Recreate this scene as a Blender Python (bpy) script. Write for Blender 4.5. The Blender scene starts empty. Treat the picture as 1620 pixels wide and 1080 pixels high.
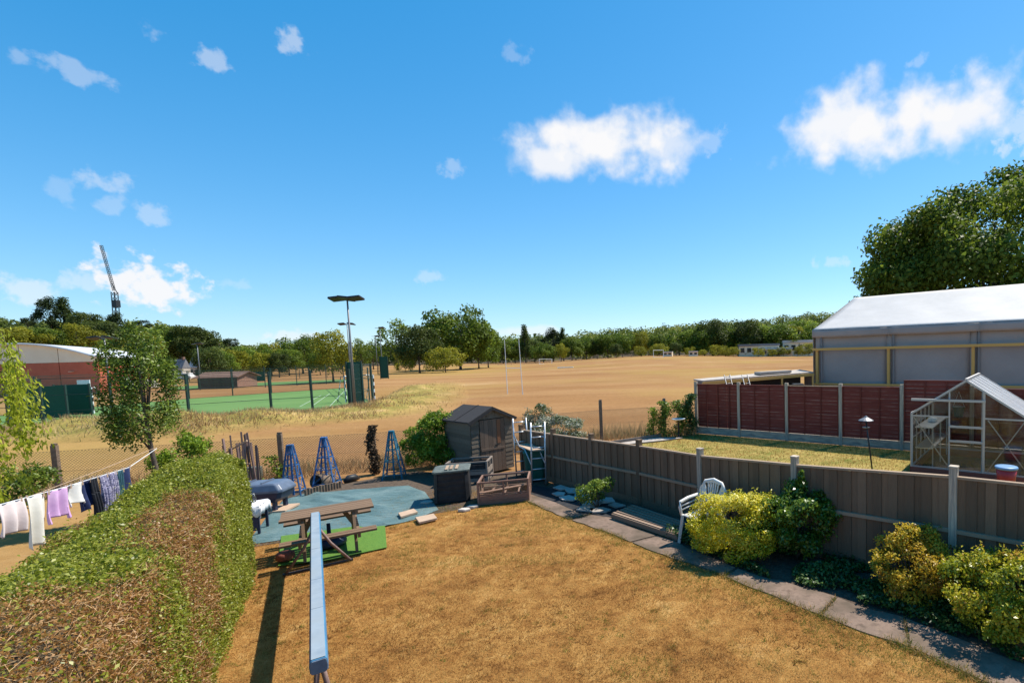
import bpy, bmesh, math, random
import numpy as np
from mathutils import Vector, Matrix
R_ = math.radians
random.seed(7); rng = np.random.default_rng(7)
scene = bpy.context.scene
COL = scene.collection

# ------------------------------------------------------------------ camera
FPX, PPX, PPY, CH = 800.0, 1100.0, 612.0, 3.5
PITCH, ROLL = 4.0, 1.5
cam = bpy.data.cameras.new('camera'); camo = bpy.data.objects.new('camera', cam); COL.objects.link(camo)
CR = Matrix.Rotation(R_(90 - PITCH), 3, 'X') @ Matrix.Rotation(R_(-ROLL), 3, 'Z')
camo.matrix_world = Matrix.Translation((0, 0, CH)) @ CR.to_4x4()
cam.sensor_width = 36; cam.lens = FPX / 1620 * 36
cam.shift_x = (810 - PPX) / 1620; cam.shift_y = (PPY - 540) / 1620
cam.clip_start = 0.05; cam.clip_end = 6000
scene.camera = camo

def ray(px, py):
    return CR @ Vector(((px - PPX) / FPX, -(py - PPY) / FPX, -1))
def G(px, py, z=0.0):                  # ground point seen at a photo pixel
    r = ray(px, py); t = (z - CH) / r.z
    return Vector((r.x * t, r.y * t, z))
def D(px, py, d):                      # point at forward distance d seen at a photo pixel
    r = ray(px, py); t = d / r.y
    return Vector((r.x * t, d, CH + r.z * t))

# ------------------------------------------------------------------ sky, sun, exposure
SUN_EL = 56.0; SH = Vector((-0.76, -0.65, 0)).normalized()     # direction shadows fall
sun_az = math.atan2(-SH.x, -SH.y)      # from +Y clockwise towards +X
world = bpy.data.worlds.new('World'); scene.world = world; world.use_nodes = True
WN = world.node_tree.nodes; WL = world.node_tree.links; WN.clear()
def wn(t, **k):
    n = WN.new(t)
    for a, b in k.items(): setattr(n, a, b)
    return n
def wmath(op, a, b=None, c=None, clamp=False):
    n = wn('ShaderNodeMath', operation=op, use_clamp=clamp)
    for i, x in enumerate((a, b, c)):
        if x is None: continue
        if isinstance(x, (int, float)): n.inputs[i].default_value = x
        else: WL.new(x, n.inputs[i])
    return n.outputs[0]
sky = wn('ShaderNodeTexSky', sky_type='NISHITA', sun_disc=False)
sky.sun_elevation = R_(SUN_EL); sky.sun_rotation = sun_az
sky.altitude = 100; sky.air_density = 1.0; sky.dust_density = 0.1; sky.ozone_density = 1.6
SKY_STRENGTH = 0.15
# deep summer blue: the same response per channel over the whole sky
sep = wn('ShaderNodeSeparateColor'); WL.new(sky.outputs[0], sep.inputs[0]); hsv = wn('ShaderNodeCombineColor')
for ch, (p_, g_, o_) in enumerate(((1.0, .50, -.066), (.86, .555, 0), (.68, .695, 0))):
    t_ = wmath('POWER', wmath('MULTIPLY', sep.outputs[ch], SKY_STRENGTH), p_)
    WL.new(wmath('DIVIDE', wmath('MAXIMUM', wmath('MULTIPLY_ADD', t_, g_, o_), .004), SKY_STRENGTH), hsv.inputs[ch])
tc = wn('ShaderNodeTexCoord')
dirv = tc.outputs['Generated']
nz = wn('ShaderNodeTexNoise'); nz.inputs['Scale'].default_value = 16; nz.inputs['Detail'].default_value = 6; nz.inputs['Roughness'].default_value = 0.5
WL.new(dirv, nz.inputs['Vector'])
nz2 = wn('ShaderNodeTexNoise'); nz2.inputs['Scale'].default_value = 7; nz2.inputs['Detail'].default_value = 4
WL.new(dirv, nz2.inputs['Vector'])
nsum = wmath('ADD', wmath('MULTIPLY', wmath('SUBTRACT', nz.outputs[0], 0.5), 2.4), wmath('MULTIPLY', wmath('SUBTRACT', nz2.outputs[0], 0.5), 0.9))
nz3 = wn('ShaderNodeTexNoise'); nz3.inputs['Scale'].default_value = 46; nz3.inputs['Detail'].default_value = 5; nz3.inputs['Roughness'].default_value = 0.55
WL.new(dirv, nz3.inputs['Vector'])
nsmall = wmath('ADD', wmath('MULTIPLY', wmath('SUBTRACT', nz3.outputs[0], 0.5), 4.2), wmath('MULTIPLY', wmath('SUBTRACT', nz.outputs[0], 0.5), 2.0))
def dotc(vec):
    n = wn('ShaderNodeVectorMath', operation='DOT_PRODUCT'); WL.new(dirv, n.inputs[0]); n.inputs[1].default_value = vec
    return n.outputs['Value']
# cumulus in the sky: direction, angular half sizes, density
CLOUDS = [(960, 236, 150, 50, 1.0), (900, 250, 85, 34, .9), (1040, 235, 80, 34, .7), (1125, 222, 40, 20, .45),
          (1420, 192, 170, 54, 1.0), (1330, 190, 100, 50, .95), (1505, 190, 95, 50, .95), (1625, 200, 40, 45, .8), (1540, 140, 40, 30, .4),
          (236, 450, 46, 34, .95), (262, 468, 44, 15, .8), (47, 462, 30, 20, .9), (132, 447, 28, 15, .7),
          (120, 115, 40, 17, .5), (345, 95, 22, 14, .65), (466, 69, 28, 16, .7), (158, 282, 28, 18, .6), (243, 339, 28, 13, .55),
          (228, 42, 18, 14, .4), (715, 265, 20, 18, .45), (685, 437, 22, 9, .5), (1320, 413, 30, 10, .5), (1415, 370, 20, 15, .8),
          (812, 90, 26, 12, .3), (850, 524, 75, 9, .5), (455, 532, 50, 10, .5), (1455, 97, 18, 9, .4), (32, 90, 16, 12, .4), (100, 305, 22, 20, .3), (175, 322, 26, 14, .4), (378, 448, 22, 9, .3)]
mask = None
for (cx, cy, ax, ay, dens) in CLOUDS:
    if ax < 45: dens *= .52; ax *= .85; ay *= 1.0
    c = ray(cx, cy); L = c.length; c = c.normalized()
    rt = c.cross(Vector((0, 0, 1))).normalized(); up = rt.cross(c)
    w = dotc(c)
    u = wmath('DIVIDE', dotc(rt / (ax / FPX / L)), w); v = wmath('DIVIDE', dotc(up / (ay / FPX / L)), w)
    e = wmath('SQRT', wmath('ADD', wmath('MULTIPLY', u, u), wmath('MULTIPLY', v, v)))
    e = wmath('ADD', e, wmath('MULTIPLY', nsmall if ax < 60 else nsum, -1.0))
    m = wn('ShaderNodeMapRange', interpolation_type='SMOOTHSTEP'); WL.new(e, m.inputs[0])
    m.inputs[1].default_value = 1.15; m.inputs[2].default_value = 0.25; m.inputs[3].default_value = 0; m.inputs[4].default_value = dens
    front = wmath('MULTIPLY', m.outputs[0], wmath('GREATER_THAN', w, 0.3))
    mask = front if mask is None else wmath('MAXIMUM', mask, front)
mix = wn('ShaderNodeMix', data_type='RGBA'); WL.new(mask, mix.inputs[0]); WL.new(hsv.outputs[0], mix.inputs[6])
mix.inputs[7].default_value = (0.60 / SKY_STRENGTH, 0.60 / SKY_STRENGTH, 0.61 / SKY_STRENGTH, 1)
bg = wn('ShaderNodeBackground'); bg.inputs['Strength'].default_value = SKY_STRENGTH
WL.new(mix.outputs[2], bg.inputs[0])
wo = wn('ShaderNodeOutputWorld'); WL.new(bg.outputs[0], wo.inputs[0])

sl = bpy.data.lights.new('sun', 'SUN'); sl.energy = 4.6; sl.angle = R_(0.53); sl.color = (1.0, 0.94, 0.84)
so = bpy.data.objects.new('sun', sl); COL.objects.link(so)
sdir = Vector((-SH.x * math.cos(R_(SUN_EL)), -SH.y * math.cos(R_(SUN_EL)), math.sin(R_(SUN_EL))))
so.rotation_euler = sdir.to_track_quat('Z', 'Y').to_euler(); so.location = (20, 30, 60)
vs = scene.view_settings; vs.view_transform = 'Standard'; vs.look = 'None'; vs.gamma = 1; vs.exposure = 0.68
vs.use_curve_mapping = False
scene.cycles.max_bounces = 6; scene.cycles.transparent_max_bounces = 12; scene.cycles.use_denoising = True

# ------------------------------------------------------------------ helpers
ORI = {}
class MB:
    def __init__(s): s.v = []; s.f = []
    def obox(s, c, ux, uy, uz):
        b = len(s.v); c = Vector(c)
        for k in (-1, 1):
            for j in (-1, 1):
                for i in (-1, 1): s.v.append(c + ux * i + uy * j + uz * k)
        s.f += [tuple(b + q for q in t) for t in ((0, 2, 3, 1), (4, 5, 7, 6), (0, 1, 5, 4), (2, 6, 7, 3), (0, 4, 6, 2), (1, 3, 7, 5))]
        return s
    def box(s, x0, x1, y0, y1, z0, z1):
        return s.obox(((x0 + x1) / 2, (y0 + y1) / 2, (z0 + z1) / 2), Vector(((x1 - x0) / 2, 0, 0)), Vector((0, (y1 - y0) / 2, 0)), Vector((0, 0, (z1 - z0) / 2)))
    def bar(s, p0, p1, w, h=None, up=(0, 0, 1)):
        p0 = Vector(p0); p1 = Vector(p1); h = h or w; d = (p1 - p0); u = d.normalized(); up = Vector(up)
        sd = u.cross(up)
        if sd.length < 1e-3: sd = u.cross(Vector((0, 1, 0)))
        sd.normalize(); u2 = sd.cross(u)
        return s.obox((p0 + p1) / 2, d / 2, sd * (w / 2), u2 * (h / 2))
    def tube(s, pts, rad, n=6):
        pts = [Vector(p) for p in pts]; rad = [rad] * len(pts) if isinstance(rad, (int, float)) else rad
        b = len(s.v)
        for i, p in enumerate(pts):
            d = (pts[min(i + 1, len(pts) - 1)] - pts[max(i - 1, 0)]).normalized()
            a = d.cross(Vector((0.3, 0.2, 1)) if abs(d.z) < .9 else Vector((1, 0, 0))).normalized(); c = d.cross(a)
            for k in range(n):
                t = 2 * math.pi * k / n; s.v.append(p + (a * math.cos(t) + c * math.sin(t)) * rad[i])
        for i in range(len(pts) - 1):
            for k in range(n):
                k2 = (k + 1) % n; s.f.append((b + i * n + k, b + i * n + k2, b + (i + 1) * n + k2, b + (i + 1) * n + k))
        s.f.append(tuple(b + k for k in reversed(range(n)))); e = b + (len(pts) - 1) * n
        s.f.append(tuple(e + k for k in range(n)))
        return s
    def lathe(s, c, prof, n=16):
        b = len(s.v); c = Vector(c)
        for (r, z) in prof:
            for k in range(n):
                t = 2 * math.pi * k / n; s.v.append(c + Vector((r * math.cos(t), r * math.sin(t), z)))
        m = len(prof)
        for i in range(m - 1):
            for k in range(n):
                k2 = (k + 1) % n; s.f.append((b + i * n + k, b + i * n + k2, b + (i + 1) * n + k2, b + (i + 1) * n + k))
        s.f.append(tuple(b + k for k in reversed(range(n)))); s.f.append(tuple(b + (m - 1) * n + k for k in range(n)))
        return s
    def prism(s, poly, off):
        b = len(s.v); n = len(poly); off = Vector(off); s.v += [Vector(p) for p in poly] + [Vector(p) + off for p in poly]
        s.f.append(tuple(b + i for i in range(n))); s.f.append(tuple(b + n + i for i in reversed(range(n))))
        for i in range(n): s.f.append((b + i, b + n + i, b + n + (i + 1) % n, b + (i + 1) % n))
        return s
    def poly(s, pts):
        b = len(s.v); s.v += [Vector(p) for p in pts]; s.f.append(tuple(range(b, b + len(pts)))); return s
    def grid(s, fn, nu, nv):
        b = len(s.v)
        for i in range(nu + 1):
            for j in range(nv + 1): s.v.append(Vector(fn(i / nu, j / nv)))
        for i in range(nu):
            for j in range(nv):
                a = b + i * (nv + 1) + j; s.f.append((a, a + nv + 1, a + nv + 2, a + 1))
        return s
    def mesh(s, name, mat, L=Vector((0, 0, 0)), smooth=False):
        me = bpy.data.meshes.new(name); me.from_pydata([tuple(Vector(p) - L) for p in s.v], [], s.f)
        bm = bmesh.new(); bm.from_mesh(me); bmesh.ops.recalc_face_normals(bm, faces=bm.faces); bm.to_mesh(me); bm.free()
        if smooth: me.polygons.foreach_set('use_smooth', [True] * len(me.polygons))
        if mat: me.materials.append(mat)
        return me
    def build(s, name, mat, parent=None, smooth=False, bev=0, solid=0):
        L = ORI.get(parent.name, Vector((0, 0, 0))) if parent else Vector((0, 0, 0))
        o = bpy.data.objects.new(name, s.mesh(name, mat, L, smooth)); COL.objects.link(o)
        if parent: o.parent = parent
        ORI[o.name] = L
        if solid:
            m = o.modifiers.new('s', 'SOLIDIFY'); m.thickness = solid; m.offset = 0
        if bev:
            m = o.modifiers.new('b', 'BEVEL'); m.width = bev; m.segments = 2; m.limit_method = 'ANGLE'
        return o
def tag(o, label, cat, group=None):
    o['label'] = label; o['category'] = cat
    if group: o['group'] = group
    return o
def struct(o): o['kind'] = 'structure'; return o
def stuff(o, label=None, cat=None):
    o['kind'] = 'stuff'
    if label: o['label'] = label
    if cat: o['category'] = cat
    return o
def thing(name, label, cat, loc, group=None):
    o = bpy.data.objects.new(name, None); COL.objects.link(o); o.location = loc; o.empty_display_size = .1
    tag(o, label, cat, group); ORI[o.name] = Vector(loc); return o
def inst(name, me, parent, M):          # a piece sharing mesh data, world matrix M
    o = bpy.data.objects.new(name, me); COL.objects.link(o)
    L = ORI.get(parent.name, Vector((0, 0, 0))) if parent else Vector((0, 0, 0))
    if parent: o.parent = parent
    o.matrix_basis = Matrix.Translation(-L) @ M
    ORI[o.name] = L
    return o
def frame(o, x, y, z=None):             # matrix with given axes
    x = Vector(x).normalized(); y = Vector(y).normalized(); z = x.cross(y) if z is None else Vector(z)
    return Matrix(((x.x, y.x, z.x, o[0]), (x.y, y.y, z.y, o[1]), (x.z, y.z, z.z, o[2]), (0, 0, 0, 1)))
_unit = {}
def piece(name, mat, parent, c, ux, uy, uz):   # box piece (half vectors) from one shared cube per material
    k = mat.name
    if k not in _unit:
        _unit[k] = MB().box(-1, 1, -1, 1, -1, 1).mesh('piece_' + k, mat)
    c = Vector(c); M = Matrix(((ux.x, uy.x, uz.x, c.x), (ux.y, uy.y, uz.y, c.y), (ux.z, uy.z, uz.z, c.z), (0, 0, 0, 1)))
    return inst(name, _unit[k], parent, M)
def pbar(name, mat, parent, p0, p1, w, h, up=(0, 0, 1)):
    p0 = Vector(p0); p1 = Vector(p1); d = p1 - p0; u = d.normalized(); sd = u.cross(Vector(up))
    if sd.length < 1e-3: sd = u.cross(Vector((0, 1, 0)))
    sd.normalize(); u2 = sd.cross(u)
    return piece(name, mat, parent, (p0 + p1) / 2, d / 2, sd * (w / 2), u2 * (h / 2))

# value noise in numpy
_lat = rng.random((32, 32, 32))
def vnoise(P, sc):
    p = np.asarray(P, float) * sc; i = np.floor(p).astype(int); f = p - i; f = f * f * (3 - 2 * f)
    i0 = i % 32; i1 = (i + 1) % 32; r = 0
    for a in (0, 1):
        for b in (0, 1):
            for c in (0, 1):
                w = (f[:, 0] if a else 1 - f[:, 0]) * (f[:, 1] if b else 1 - f[:, 1]) * (f[:, 2] if c else 1 - f[:, 2])
                r = r + w * _lat[(i1 if a else i0)[:, 0], (i1 if b else i0)[:, 1], (i1 if c else i0)[:, 2]]
    return r
def npmesh(name, V, nper, mat, c=None):
    """V: (N*nper,3) vertices, faces of nper vertices each; c: per-face float attribute"""
    N = len(V) // nper; me = bpy.data.meshes.new(name)
    me.vertices.add(len(V)); me.vertices.foreach_set('co', np.ascontiguousarray(V, np.float32).ravel())
    me.loops.add(len(V)); me.loops.foreach_set('vertex_index', np.arange(len(V), dtype=np.int32))
    me.polygons.add(N); me.polygons.foreach_set('loop_start', np.arange(0, len(V), nper, dtype=np.int32))
    try: me.polygons.foreach_set('loop_total', np.full(N, nper, np.int32))
    except Exception: pass
    me.update(calc_edges=True)
    if c is not None:
        a = me.attributes.new('tone', 'FLOAT', 'FACE'); a.data.foreach_set('value', np.asarray(c, np.float32))
    me.materials.append(mat); return me
def nobj(name, me, parent=None):
    o = bpy.data.objects.new(name, me); COL.objects.link(o)
    if parent: o.parent = parent
    return o
def unit(a): return a / (np.linalg.norm(a, axis=1, keepdims=True) + 1e-9)
def leafquads(P, N, L, W, r=rng):
    """rhombic leaves at P with normals N"""
    n = len(P); t = unit(np.cross(N, r.normal(size=(n, 3)))); b = np.cross(N, t)
    L = np.broadcast_to(L, n)[:, None]; W = np.broadcast_to(W, n)[:, None]
    V = np.empty((n, 4, 3)); bend = N * (L * 0.12)
    V[:, 0] = P - t * L / 2 - bend; V[:, 1] = P + b * W / 2 + bend * .6; V[:, 2] = P + t * L / 2 - bend; V[:, 3] = P - b * W / 2 + bend * .6
    return V.reshape(-1, 3)
def blades(P, h, w, lean, r=rng):
    n = len(P); a = r.random(n) * 6.283; d = np.stack([np.cos(a), np.sin(a), 0 * a], 1); l = r.normal(size=(n, 3)) * [lean, lean, 0]
    h = np.broadcast_to(h, n)[:, None]; w = np.broadcast_to(w, n)[:, None]; V = np.empty((n, 3, 3))
    V[:, 0] = P - d * w / 2; V[:, 1] = P + d * w / 2; V[:, 2] = P + (np.array([0, 0, 1.]) + l) * h
    return V.reshape(-1, 3)
def inpoly(P, poly):
    x, y = P[:, 0], P[:, 1]; r = np.zeros(len(P), bool); n = len(poly)
    for i in range(n):
        x0, y0 = poly[i][0], poly[i][1]; x1, y1 = poly[(i + 1) % n][0], poly[(i + 1) % n][1]
        c = ((y0 > y) != (y1 > y)) & (x < (x1 - x0) * (y - y0) / (y1 - y0 + 1e-12) + x0); r ^= c
    return r
def scatter(poly, n, r=rng):
    q = np.array([(p[0], p[1]) for p in poly]); lo = q.min(0); hi = q.max(0); out = []; t = 0
    while t < n:
        P = lo + r.random((n * 2, 2)) * (hi - lo); P = P[inpoly(P, q)]; out.append(P); t += len(P)
        if len(P) == 0: break
    P = np.concatenate(out)[:n]; return np.concatenate([P, np.zeros((len(P), 1))], 1)

# ------------------------------------------------------------------ materials
def newmat(name):
    m = bpy.data.materials.new(name); m.use_nodes = True; nt = m.node_tree; nt.nodes.clear()
    o = nt.nodes.new('ShaderNodeOutputMaterial'); b = nt.nodes.new('ShaderNodeBsdfPrincipled'); nt.links.new(b.outputs[0], o.inputs[0])
    return m, nt, b, o
def ramp(nt, fac, cols, lo=.3, hi=.7):
    r = nt.nodes.new('ShaderNodeValToRGB'); e = r.color_ramp.elements
    while len(e) < len(cols): e.new(.5)
    for i, c in enumerate(cols):
        e[i].position = lo + (hi - lo) * i / max(1, len(cols) - 1); e[i].color = (*c, 1)
    nt.links.new(fac, r.inputs[0]); return r.outputs[0]
def noise(nt, vec, sc, det=5, ro=.6):
    n = nt.nodes.new('ShaderNodeTexNoise'); n.inputs['Scale'].default_value = sc; n.inputs['Detail'].default_value = det; n.inputs['Roughness'].default_value = ro
    if vec is not None: nt.links.new(vec, n.inputs['Vector'])
    return n.outputs[0]
def coords(nt, stretch=(1, 1, 1), kind='Object', rot=0, rnd=False):
    t = nt.nodes.new('ShaderNodeTexCoord'); m = nt.nodes.new('ShaderNodeMapping'); m.inputs['Scale'].default_value = stretch; m.inputs['Rotation'].default_value[2] = rot
    nt.links.new(t.outputs[kind], m.inputs['Vector'])
    if rnd:
        oi = nt.nodes.new('ShaderNodeObjectInfo'); mu = nt.nodes.new('ShaderNodeMath'); mu.operation = 'MULTIPLY'; mu.inputs[1].default_value = 37
        nt.links.new(oi.outputs['Random'], mu.inputs[0]); nt.links.new(mu.outputs[0], m.inputs['Location'])
    return m.outputs[0]
def mixc(nt, f, a, b, blend='MIX'):
    n = nt.nodes.new('ShaderNodeMix'); n.data_type = 'RGBA'; n.blend_type = blend
    for s, i in ((f, 0), (a, 6), (b, 7)):
        if isinstance(s, (int, float)): n.inputs[i].default_value = s
        elif isinstance(s, tuple): n.inputs[i].default_value = (*s, 1)
        else: nt.links.new(s, n.inputs[i])
    return n.outputs[2]
def bumpit(nt, b, h, strength, dist):
    u = nt.nodes.new('ShaderNodeBump'); u.inputs['Strength'].default_value = strength; u.inputs['Distance'].default_value = dist
    nt.links.new(h, u.inputs['Height']); nt.links.new(u.outputs[0], b.inputs['Normal'])
def pm(name, cols, sc=6, rough=.8, bump=.3, bdist=.01, stretch=(1, 1, 1), spec=.3, metal=0, lo=.3, hi=.7, rnd=0, big=None, kind='Object', bsc=None):
    m, nt, b, o = newmat(name); v = coords(nt, stretch, kind, rnd=rnd > 0)
    f = noise(nt, v, sc); c = ramp(nt, f, cols, lo, hi)
    if big:
        f2 = noise(nt, coords(nt, (1, 1, 1), kind), big[0], 3); r2 = ramp(nt, f2, [(0, 0, 0), (1, 1, 1)], .4, .65); c = mixc(nt, r2, c, big[1])
    if rnd:
        oi = nt.nodes.new('ShaderNodeObjectInfo'); mr = nt.nodes.new('ShaderNodeMapRange'); mr.inputs[3].default_value = 1 - rnd; mr.inputs[4].default_value = 1 + rnd
        nt.links.new(oi.outputs['Random'], mr.inputs[0]); h = nt.nodes.new('ShaderNodeHueSaturation'); nt.links.new(mr.outputs[0], h.inputs['Value']); nt.links.new(c, h.inputs['Color']); c = h.outputs[0]
    nt.links.new(c, b.inputs['Base Color']); b.inputs['Roughness'].default_value = rough; b.inputs['Specular IOR Level'].default_value = spec; b.inputs['Metallic'].default_value = metal
    if bump: bumpit(nt, b, noise(nt, v, bsc or sc * 2.5, 6, .7), bump, bdist)
    return m
def leafmat(name, cols, transl=.35, rough=.45, spec=.35, objvar=.12, lo=0.05, hi=.95):
    m, nt, b, o = newmat(name); a = nt.nodes.new('ShaderNodeAttribute'); a.attribute_name = 'tone'
    c = ramp(nt, a.outputs['Fac'], cols, lo, hi)
    oi = nt.nodes.new('ShaderNodeObjectInfo'); mr = nt.nodes.new('ShaderNodeMapRange'); mr.inputs[3].default_value = 1 - objvar; mr.inputs[4].default_value = 1 + objvar
    nt.links.new(oi.outputs['Random'], mr.inputs[0]); h = nt.nodes.new('ShaderNodeHueSaturation'); nt.links.new(mr.outputs[0], h.inputs['Value']); nt.links.new(c, h.inputs['Color'])
    nt.links.new(h.outputs[0], b.inputs['Base Color']); b.inputs['Roughness'].default_value = rough; b.inputs['Specular IOR Level'].default_value = spec
    t = nt.nodes.new('ShaderNodeBsdfTranslucent'); nt.links.new(h.outputs[0], t.inputs['Color'])
    mx = nt.nodes.new('ShaderNodeMixShader'); mx.inputs[0].default_value = transl; nt.links.new(b.outputs[0], mx.inputs[1]); nt.links.new(t.outputs[0], mx.inputs[2]); nt.links.new(mx.outputs[0], o.inputs[0])
    return m
def plain(name, c, rough=.5, metal=0, spec=.4): return pm(name, [tuple(x * .88 for x in c), tuple(min(1, x * 1.08) for x in c)], 9, rough, .08, .004, spec=spec, metal=metal)
M = {}
M['bark'] = pm('bark', [(.05, .04, .03), (.13, .10, .075)], 14, .9, .6, .02, (1, 1, .25))
M['oldwood'] = pm('old_wood', [(.12, .095, .08), (.24, .20, .17), (.17, .13, .105)], 4, .85, .35, .004, (9, 9, .7), rnd=.18)
M['fencewood'] = pm('fence_wood', [(.10, .06, .036), (.20, .128, .08), (.14, .086, .053)], 4, .85, .4, .004, (7, 7, .6), rnd=.22)
M['railwood'] = pm('rail_wood', [(.27, .185, .12), (.42, .30, .205)], 5, .85, .3, .004, (1, 4, 4), rnd=.1)
M['picnic'] = pm('picnic_wood', [(.10, .06, .032), (.21, .13, .075), (.14, .083, .048)], 5, .75, .35, .004, (1.2, 9, 9), rnd=.12)
M['deck'] = pm('grey_deck_wood', [(.19, .125, .085), (.34, .24, .17)], 5, .85, .35, .004, (1.2, 8, 8), rnd=.15)
M['frame_wood'] = pm('cold_frame_wood', [(.16, .085, .06), (.32, .19, .14)], 8, .8, .3, .004, rnd=.15)
M['shedwood'] = pm('shed_wood', [(.07, .053, .038), (.16, .125, .09), (.095, .073, .053)], 4, .9, .4, .005, (6, 6, 1), rnd=.25)
M['sheddoor'] = pm('shed_door_wood', [(.075, .052, .037), (.17, .115, .08), (.10, .068, .047)], 4, .9, .4, .005, (7, 7, .7), rnd=.2)
M['rustboard'] = pm('rusty_board', [(.16, .07, .035), (.26, .12, .06)], 5, .9, .3, .004, (6, 6, .8))
M['felt'] = pm('roof_felt', [(.025, .023, .023), (.055, .05, .05)], 30, .95, .5, .004)
M['concrete'] = pm('concrete', [(.46, .365, .265), (.60, .49, .37)], 7, .9, .3, .006, rnd=.08, big=(2.2, (.26, .23, .20)))
M['darkconc'] = pm('dark_concrete', [(.12, .085, .06), (.23, .17, .125)], 9, .9, .4, .008)
M['path'] = pm('path_concrete', [(.12, .08, .058), (.225, .155, .115), (.16, .11, .082)], 9, .92, .45, .008, rnd=.07, big=(1.4, (.11, .08, .055)))
M['stone'] = pm('broken_slab', [(.36, .31, .265), (.52, .455, .395)], 6, .9, .4, .008, rnd=.2)
M['membrane'] = pm('weed_membrane', [(.012, .012, .014), (.04, .04, .042)], 8, .8, .5, .02)
M['soil'] = pm('soil', [(.055, .038, .026), (.14, .10, .07)], 12, .95, .8, .03)
M['alu'] = pm('aluminium', [(.5, .5, .5), (.66, .66, .66)], 12, .42, .1, .002, metal=.75)
M['ghalu'] = pm('greenhouse_aluminium', [(.40, .37, .35), (.55, .52, .50)], 12, .5, .1, .002, metal=.55)
M['darkmetal'] = plain('dark_metal', (.03, .033, .036), .5, .3)
M['greymetal'] = plain('grey_pole_metal', (.20, .20, .205), .5, .4)
M['greenmetal'] = plain('green_fence_metal', (.012, .04, .032), .55)
M['greennet'] = plain('green_windbreak', (.01, .075, .05), .8)
M['white'] = plain('white_paint', (.78, .78, .77), .5)
M['chair'] = pm('white_plastic', [(.62, .60, .57), (.74, .72, .69)], 5, .4, .05, .003)
M['blacklid'] = pm('black_plastic', [(.012, .013, .015), (.03, .031, .034)], 6, .5, .1, .004)
M['lidgreen'] = pm('mossy_lid', [(.06, .075, .07), (.15, .17, .15)], 12, .8, .3, .005)
M['navy'] = pm('navy_plastic', [(.016, .022, .048), (.03, .04, .075)], 5, .38, .05, .003)
M['navytop'] = pm('faded_navy_plastic', [(.08, .105, .15), (.13, .16, .22)], 5, .35, .05, .003)
M['greenbin'] = plain('green_plastic', (.006, .10, .07), .45)
M['bluepaint'] = pm('blue_paint', [(.018, .075, .20), (.04, .14, .32)], 12, .6, .2, .003, rnd=.25)
M['tealpaint'] = pm('teal_paint', [(.012, .10, .17), (.03, .19, .27)], 12, .6, .2, .003)
M['turf'] = pm('artificial_turf', [(.06, .15, .02), (.12, .23, .035)], 40, .9, .8, .01)
M['court'] = pm('court_turf', [(.075, .155, .035), (.105, .20, .045)], 1.2, .9, .3, .01, big=(.15, (.115, .205, .05)))
M['brickred'] = pm('red_cladding', [(.40, .085, .04), (.50, .12, .06)], .8, .6, .1, .01, rnd=.07)
M['cream'] = pm('cream_cladding', [(.74, .61, .44), (.82, .70, .53)], .5, .6, .1, .01, rnd=.05)
M['hallroof'] = pm('hall_roof', [(.55, .56, .57), (.68, .69, .70)], .6, .5, .1, .01)
M['glassdark'] = plain('dark_glass', (.02, .025, .03), .15)
def redmat():
    m, nt, b, o = newmat('red_stained_wood'); v = coords(nt, (.25, .25, 4.2))
    c = ramp(nt, noise(nt, v, 3), [(.12, .022, .014), (.20, .042, .028), (.15, .03, .02)], .3, .7)
    tcn = nt.nodes.new('ShaderNodeTexCoord'); sx = nt.nodes.new('ShaderNodeSeparateXYZ'); nt.links.new(tcn.outputs['Object'], sx.inputs[0])
    def mth(op, a, k):
        n = nt.nodes.new('ShaderNodeMath'); n.operation = op; nt.links.new(a, n.inputs[0])
        if k is not None: n.inputs[1].default_value = k
        return n.outputs[0]
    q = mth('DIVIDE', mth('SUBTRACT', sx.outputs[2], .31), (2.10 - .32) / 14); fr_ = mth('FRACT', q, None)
    worn_lap_edge = mth('LESS_THAN', fr_, .17); wn_ = ramp(nt, noise(nt, coords(nt, (.5, .5, 3)), 2.2, 5, .7), [(0, 0, 0), (.75, .75, .75)], .44, .62)  # pale slat edges: wear, and painted stand-in for shading at the overlaps
    mm = nt.nodes.new('ShaderNodeMath'); mm.operation = 'MULTIPLY'; nt.links.new(worn_lap_edge, mm.inputs[0]); nt.links.new(wn_, mm.inputs[1]); c = mixc(nt, mm.outputs[0], c, (.42, .23, .17))
    lap_shade = mth('GREATER_THAN', fr_, .90); c = mixc(nt, mth('MULTIPLY', lap_shade, .55), c, (.05, .012, .009))  # overlap shade painted into the colour as a dark line below each lap
    nt.links.new(c, b.inputs['Base Color']); b.inputs['Roughness'].default_value = .75; b.inputs['Specular IOR Level'].default_value = .3; return m
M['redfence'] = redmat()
M['redbatten'] = pm('red_batten', [(.11, .02, .013), (.19, .04, .026)], 4, .75, .2, .004)
M['canvas'] = pm('white_canvas', [(.40, .385, .37), (.47, .45, .435)], .6, .65, .35, .12, bsc=.45)
M['greycanvas'] = pm('grey_canvas', [(.30, .265, .24), (.37, .33, .30)], .5, .7, .5, .10, bsc=.7)
M['pine'] = pm('yellow_pine', [(.52, .30, .075), (.66, .42, .13)], 4, .7, .2, .003, (1, 4, 4))
M['redbrick'] = pm('red_base', [(.20, .06, .04), (.30, .10, .07)], 12, .9, .3, .004)
M['bucket'] = plain('red_plastic', (.38, .035, .04), .4)
M['bluelid'] = plain('blue_plastic', (.16, .30, .50), .4)
M['rust'] = pm('rusty_poles', [(.10, .06, .05), (.24, .16, .14), (.14, .085, .075)], 10, .8, .3, .003, (4, 4, .5), rnd=.3)
M['timberpale'] = pm('pale_timber', [(.38, .26, .175), (.52, .375, .265)], 6, .85, .3, .004, (1, 5, 5))
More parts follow.
